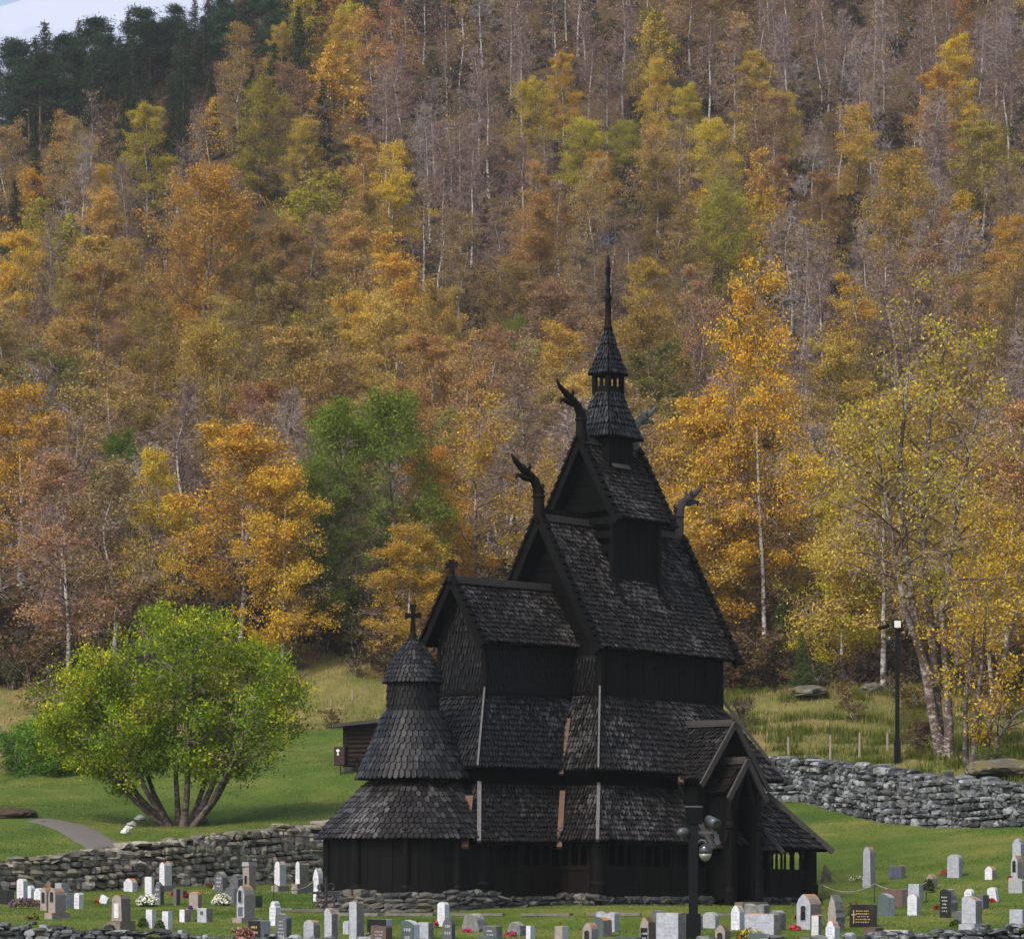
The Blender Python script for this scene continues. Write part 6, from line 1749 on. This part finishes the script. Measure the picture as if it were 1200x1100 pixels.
flowers(867, 1099, 6, 7, RED, 'red flowers left of the yellow flower mound', 70, 'flowers')
flowers(1000, 1078, 22, 24, (.16, .15, .05), 'tall tuft of grass behind the rough brown stone', 300, 'grass_tuft', 'plant', frac=.4)
flowers(1088, 1046, 14, 18, (.06, .08, .02), 'small dark shrub beside the little plaque stone', 220, 'shrub', 'shrub', (.03, .05, .014))
flowers(1120, 1086, 14, 9, (.06, .10, .02), 'low green plant left of the pedestal stone', 160, 'low_plant', 'plant')
flowers(657, 1104, 6, 28, (.12, .19, .02), 'ivy sprig climbing the middle of the pale stone', 90, 'ivy', 'plant', (.09, .16, .015), frac=.4)
# boulders in the grass
boulder('boulder', 'grey boulder just right of the church corner', 968, 1033, 14, 18, M['rock'], np.random.default_rng(91), y0=98)
boulder('boulder', 'small grey stone left of the black wide stone', 995, 1066, 8, 8, M['rock'], np.random.default_rng(92))
# flagstones on the ground beside the church corner
def flag(px, py, wpx, dep, label):
    p = ground_at(px, py); s = p[1] / F; w = wpx * s / 2
    mb = MB(); o = roughen([(-w, -dep), (w * .9, -dep), (w, dep), (-w * .85, dep)], 3, .05)
    k = len(o); mb.add([(a, b, 0) for a, b in o] + [(a, b, .07) for a, b in o], [tuple(range(k, 2 * k))] + [(i, (i + 1) % k, k + (i + 1) % k, k + i) for i in range(k)])
    q = mb.build('flagstone', [M['slab']]); q.location = p + np.array([0, 0, .0]); tag(q, label, 'flagstone')
flag(360, 1068, 34, .5, 'flat flagstone lying beside the church corner'); flag(331, 1067, 26, .3, 'narrow flagstone lying left of the larger one')
flag(385, 1068, 30, .5, 'flagstone touching the church foundation')
for k, (px, w) in enumerate([(420, 50), (480, 60), (560, 64), (640, 60), (720, 66), (800, 60), (860, 40)]):
    flag(px, 1073 - (0 if px > 600 else 0), w, .12, ['flat edging slab by the apse corner', 'flat edging slab below the apse wall', 'flat edging slab behind the white foundation stone', 'flat edging slab below the chancel gallery', 'flat edging slab behind the wavy stone', 'flat edging slab left of the porch', 'flat edging slab below the porch step'][k])
# rope fences on black stakes
def ropefence(pts, label, group, hpx=20):
    P = [ground_at(a, b) for a, b in pts]
    r = thing('rope_fence', label, 'rope fence', tuple(P[0]))
    tops = []
    for p in P:
        h = hpx * p[1] / F
        q = p - P[0]
        mb = MB(); mb.tube([q + [0, 0, -.1], q + [.03, 0, h]], [.016, .014], 6); mb.build('stake', [M['iron']], r); tops.append(q + np.array([.03, 0, h * .95]))
    mb = MB()
    for a, b in zip(tops[:-1], tops[1:]):
        t = np.linspace(0, 1, 9)[:, None]; c = a + (b - a) * t; c[:, 2] -= .22 * (4 * t * (1 - t))[:, 0]
        mb.tube(c, [.014] * 9, 6)
    mb.build('rope', [M['rope']], r)
ropefence([(963, 1060), (1024, 1058), (1085, 1056)], 'sagging grey rope on black stakes right of the church', None, 24)
ropefence([(320, 1060), (366, 1058)], 'grey rope between two black stakes near the white obelisks', None, 26)
# wrought iron cross post at the corner of the foundation
p = ground_at(382, 1090); s = p[1] / F
r = thing('iron_cross', 'tall black wrought iron post with scrolls before the church corner', 'iron cross', tuple(p))
mb = MB(); mb.tube([(0, 0, -.1), (0, 0, 62 * s)], [.045, .035], 8); mb.build('post', [M['iron']], r)
mb = MB()
for sgn in (-1, 1):
    for z in (30, 40, 50):
        t = np.linspace(0, 4.6, 12); R_ = .13 * (1 - t / 7)
        mb.tube(np.stack([sgn * (.04 + .10 + R_ * np.cos(t + PI) * .9), np.zeros(12), z * s + R_ * np.sin(t)], -1), np.full(12, .022), 5)
mb.build('scrollwork', [M['iron']], r)
mb = MB(); mb.beam((-.34, 0, 44 * s), (.34, 0, 44 * s), .05, .06); mb.build('crossbar', [M['iron']], r)

# ------------------------------------------------------------------ lamp posts with cameras
def lamp(px, py_base, py_top, Y, label, wpx, facing, base_h):
    x = (px - CX) / F * Y; gz_ = hz(x, Y); s = Y / F
    H = (HY - py_top) / F * Y - gz_
    r = thing('lamp_post', label, 'lamp post', (x, Y, gz_ - .05))
    w = wpx * s / 2
    mb = MB(); mb.prism([(-w, 0), (w, 0), (w, H - (11 if facing else 20) * s), (-w, H - (11 if facing else 20) * s)], -w, w, .01); mb.build('pole', [M['lampblack']], r)
    mb = MB(); mb.prism([(-w * 1.6, 0), (w * 1.6, 0), (w * 1.6, base_h), (-w * 1.6, base_h)], -w * 1.5, w * 1.5, .012); mb.build('pole_base', [M['lampblack']], r)
    hw = wpx * s * (1.15 if facing else .95); z1 = H; z0 = H - (11 if facing else 20) * s
    mb = MB()
    d = .10 if facing else -.10
    mb.hexa([(-hw, -.14, z0), (hw, -.14, z0), (hw, .12, z0), (-hw, .12, z0), (-hw, -.14 + d, z1), (hw, -.14 + d, z1), (hw, .12 + d, z1), (-hw, .12 + d, z1)])
    hd = mb.build('floodlight', [M['lampblack']], r)
    mb = MB()
    if facing:
        f = .7
        mb.hexa([(-hw * f, -.146 + d * .1, z0 + .04), (hw * f, -.146 + d * .1, z0 + .04), (hw * f, -.10 + d * .1, z0 + .04), (-hw * f, -.10 + d * .1, z0 + .04), (-hw * f, -.15 + d * .9, z1 - .05), (hw * f, -.15 + d * .9, z1 - .05), (hw * f, -.1 + d * .9, z1 - .05), (-hw * f, -.1 + d * .9, z1 - .05)])
        mb.build('lamp_glass', [M['lampglass']], hd)
    else:
        mb.box((-hw * 1.02, -.25, z1 - .01), (hw * 1.02, .03, z1 + .03)); mb.build('lamp_lid', [M['camgrey']], hd)
    return r, H, s, w
r, H, s, w = lamp(812.5, 1108, 943, 83, 'near black lamp post with cameras standing before the church porch', 10.5, False, .66)
H0 = H
def zpy(py, Y, x): return (HY - py) / F * Y - hz(x, Y) + .05
X_ = (812.5 - CX) / F * 83
zz = lambda py: zpy(py, 83, X_)
dx = lambda px: (px - 812.5) * 83 / F
mb = MB(); mb.beam((dx(815), -.05, zz(975)), (dx(840), -.1, zz(975)), .05, .06); mb.tube([(dx(817), -.08, zz(988)), (dx(821), -.12, zz(984)), (dx(826), -.16, zz(984.5)), (dx(827), -.18, zz(989))], [.022] * 4, 8); mb.build('camera_arm', [M['camgrey']], r)
dc = mb = MB(); c = (dx(826), -.2, 0)
mb.lathe([(.02, zz(987.5)), (.10, zz(989.5)), (.155, zz(993)), (.165, zz(998)), (.155, zz(1000))], c, 20); dm_ = mb.build('dome_camera', [M['dome']], r, True)
mb = MB(); mb.lathe([(.155, zz(1000)), (.145, zz(1003)), (.10, zz(1006.5)), (.04, zz(1008.5)), (.005, zz(1009))], c, 20); mb.build('dome_glass', [M['domeglass']], dm_, True)
mb = MB(); mb.tube([(dx(830), -.05, zz(960)), (dx(839), -.38, zz(965.5))], [.115, .125], 14); bc = mb.build('bullet_camera', [M['camgrey']], r, True)
mb = MB(); mb.tube([(dx(839), -.38, zz(965.5)), (dx(839.3), -.40, zz(965.8))], [.10, .09], 14); mb.build('lens', [M['dome']], bc)
mb = MB(); mb.beam((dx(834), -.1, zz(966)), (dx(836), -.1, zz(975)), .05, .04); mb.build('camera_bracket', [M['camgrey']], r)
mb = MB(); mb.tube([(dx(808), -.06, zz(975)), (dx(803), -.1, zz(974.5)), (dx(797), -.16, zz(975.5)), (dx(793.5), -.2, zz(976.5))], [.05, .12, .12, .04], 14); mb.build('side_camera', [M['camgrey']], r, True)
mb = MB(); mb.hexa([(dx(836), -.15, zz(976)), (dx(842), -.15, zz(977)), (dx(842), -.13, zz(977)), (dx(836), -.13, zz(976)), (dx(838), -.15, zz(990)), (dx(843), -.15, zz(989)), (dx(843), -.13, zz(989)), (dx(838), -.13, zz(990))]); mb.build('cable_plate', [M['camgrey']], r)
Y2 = 125.5; X2 = (1051.5 - CX) / F * Y2
r, H, s, w = lamp(1051.5, 889, 724, Y2, 'far black lamp post with white floodlight and cameras on the meadow', 4.6, True, .85)
hd = [o for o in r.children if o.name.startswith('floodlight')]
zz = lambda py: zpy(py, Y2, X2)
dx = lambda px: (px - 1051.5) * Y2 / F
mb = MB(); mb.beam((dx(1050), 0, zz(741)), (dx(1040), -.1, zz(740)), .05, .05); mb.build('camera_arm', [M['lampblack']], r)
mb = MB(); mb.tube([(dx(1041), -.1, zz(733.5)), (dx(1029.5), -.3, zz(736))], [.07, .075], 10); mb.build('bullet_camera', [M['lampblack']], r, True)
mb = MB(); mb.lathe([(.02, zz(744)), (.11, zz(747)), (.12, zz(751)), (.06, zz(755)), (.005, zz(756))], (dx(1042.5), -.1, 0), 14); mb.build('dome_camera', [M['dome']], r, True)
mb = MB(); mb.beam((dx(1052), 0, zz(742)), (dx(1056), 0, zz(737)), .05, .12); mb.build('camera_bracket', [M['lampblack']], r)

# ------------------------------------------------------------------ fence stakes on the meadow
for k, (px, py, h) in enumerate([(924, 888, 25), (973, 893, 32), (1007, 892, 34), (1040, 880, 22), (388, 828, 10), (413, 820, 12)]):
    p = ground_at(px, py, 118); s = p[1] / F
    mb = MB(); mb.tube([(0, 0, -.2), (gr.normal(0, .02), 0, h * s)], [.05, .042], 7)
    o = mb.build('fence_stake', [M['stake']]); o.location = p
    tag(o, ['thin fence stake hidden lowest beside the church porch roof', 'grey fence stake above the stone wall, left of its taller neighbour', 'tallest grey fence stake above the stone wall', 'small fence stake just left of the far lamp post', 'tiny fence stake in the dry grass right of the lawn tree', 'tiny fence stake in the dry grass left of the apse tower'][k], 'fence stake', 'stakes of the meadow fence')

# ------------------------------------------------------------------ log storehouse and the brown box behind the apse
p = ground_at(428, 903, 126); s = p[1] / F
r = thing('log_cabin', 'small dark log storehouse with a mossy roof behind the apse', 'cabin', tuple(p - np.array([0, 0, .1])), math.radians(-12))
x0, x1 = (405 - 428) * s, (478 - 428) * s; hh = 55 * s; dp = 2.6
mb = MB()
n_ = 9
for i in range(n_):
    z = .25 + (i + .5) * (hh - .25) / n_; rr = (hh - .25) / n_ * .53
    mb.tube([(x0 - .12, 0, z), (x1 + .12, 0, z)], [rr, rr], 8); mb.tube([(x0, -.12, z + rr * .5), (x0, dp, z + rr * .5)], [rr, rr], 8); mb.tube([(x1, -.12, z + rr * .5), (x1, dp, z + rr * .5)], [rr, rr], 8); mb.tube([(x0 - .1, dp, z), (x1 + .1, dp, z)], [rr, rr], 8)
wl = mb.build('log_wall', [M['log']], r)
mb = MB(); mb.slab([(x0 - .35, -.45, hh - .02), (x1 + .35, -.45, hh + .28), (x1 + .35, dp + .4, hh + .33), (x0 - .35, dp + .4, hh + .03)], .1); rf = mb.build('roof', [M['turf']], r)
mb = MB(); mb.beam((x0 - .36, -.47, hh + .03), (x1 + .36, -.47, hh + .33), .05, .14); mb.build('eave_board', [M['trim']], rf)
V_ = []
rr_ = np.random.default_rng(33)
for i in range(14): V_.append(rock_lump(rr_, np.array([x0 + (x1 - x0) * i / 13, -.02, .05]), .3, .4, .35, (1, 0)))
link(bpy.data.objects.new('foundation', fast_mesh('foundation', np.array(V_).reshape(-1, 3), (LUMPF[None] + (np.arange(14) * 26)[:, None, None]).reshape(-1, 4), M['founding'])), r)
mb = MB(); mb.beam((-.35, -.5, .62), (1.2, -.5, .62), .3, .06); 
for q in (-.2, 1.0): mb.beam((q, -.5, 0), (q, -.5, .6), .08, .08)
mb.build('bench', [M['log']], r)
p = ground_at(399, 908, 122); s = p[1] / F
r = thing('notice_box', 'brown metal box with a white emblem on a thin post, left of the log storehouse', 'box', tuple(p), math.radians(-20))
mb = MB(); mb.tube([(0, 0, -.1), (0, 0, 14 * s)], [.03, .03], 8); mb.build('post', [M['postbox']], r)
mb = MB(); mb.prism([(-7 * s, 11 * s), (7 * s, 11 * s), (7 * s, 33 * s), (-7 * s, 33 * s)], -.14, .14, .02); bx_ = mb.build('cabinet', [M['postbox']], r)
mb = MB(); k = 10
mb.prism([(2.2 * s * math.cos(i * 2 * PI / k) - 1.5 * s, 28.5 * s + 1.7 * s * math.sin(i * 2 * PI / k)) for i in range(k)], -.15, -.139); mb.prism([(-2.6 * s, 23 * s), (-.4 * s, 23 * s), (-1.0 * s, 26.5 * s), (-2.0 * s, 26.5 * s)], -.15, -.139); mb.build('emblem', [M['whitepaint']], bx_)
# ------------------------------------------------------------------ haze, sky, light, camera
HAZE = True
if HAZE:
    t = NT('thin_valley_haze')
    pv = t.n('ShaderNodeVolumePrincipled')
    pv.inputs['Color'].default_value = (0.86, 0.90, 0.98, 1); pv.inputs['Density'].default_value = 0.00014; pv.inputs['Anisotropy'].default_value = 0.2
    t.l(pv.outputs[0], t.out.inputs['Volume'])
    b = MB(); b.box((-760, -70, -12), (560, 1790, 520))
    hz_o = b.build('haze', [t.m]); tag(hz_o, kind='stuff')
w = bpy.data.worlds.new('World'); SC.world = w; w.use_nodes = True
nt = w.node_tree; nt.nodes.clear()
out = nt.nodes.new('ShaderNodeOutputWorld'); bg = nt.nodes.new('ShaderNodeBackground'); sky = nt.nodes.new('ShaderNodeTexSky')
SUN_EL, SUN_AZ = math.radians(48), math.radians(218)      # azimuth measured from +Y clockwise: behind the camera, to its left
sky.sky_type = 'NISHITA'; sky.sun_disc = False; sky.sun_elevation = SUN_EL; sky.sun_rotation = SUN_AZ
sky.air_density = 1.0; sky.dust_density = 4.0; sky.ozone_density = 1.0
nt.links.new(sky.outputs[0], bg.inputs[0]); bg.inputs[1].default_value = 0.125
nt.links.new(bg.outputs[0], out.inputs[0])
sun = bpy.data.lights.new('sun', 'SUN'); sun.energy = 1.5; sun.angle = math.radians(12); sun.color = (1.0, 0.96, 0.9)
so_ = bpy.data.objects.new('sun', sun); link(so_)
sd = Vector((math.sin(SUN_AZ) * math.cos(SUN_EL), math.cos(SUN_AZ) * math.cos(SUN_EL), math.sin(SUN_EL)))
so_.rotation_euler = sd.to_track_quat('Z', 'Y').to_euler()
cam = bpy.data.cameras.new('camera'); co_ = bpy.data.objects.new('camera', cam); link(co_)
cam.sensor_width = 36; cam.lens = 36 * F / 1200; cam.shift_y = (HY - 550) / 1200; cam.clip_end = 6000; cam.clip_start = 0.5
co_.rotation_euler = (PI / 2, 0, 0)
SC.camera = co_
SC.view_settings.view_transform = 'Standard'; SC.view_settings.look = 'None'; SC.view_settings.gamma = 1; SC.view_settings.exposure = 0.9
SC.cycles.use_denoising = True
SC.cycles.max_bounces = 8; SC.cycles.transparent_max_bounces = 8; SC.cycles.volume_bounces = 1
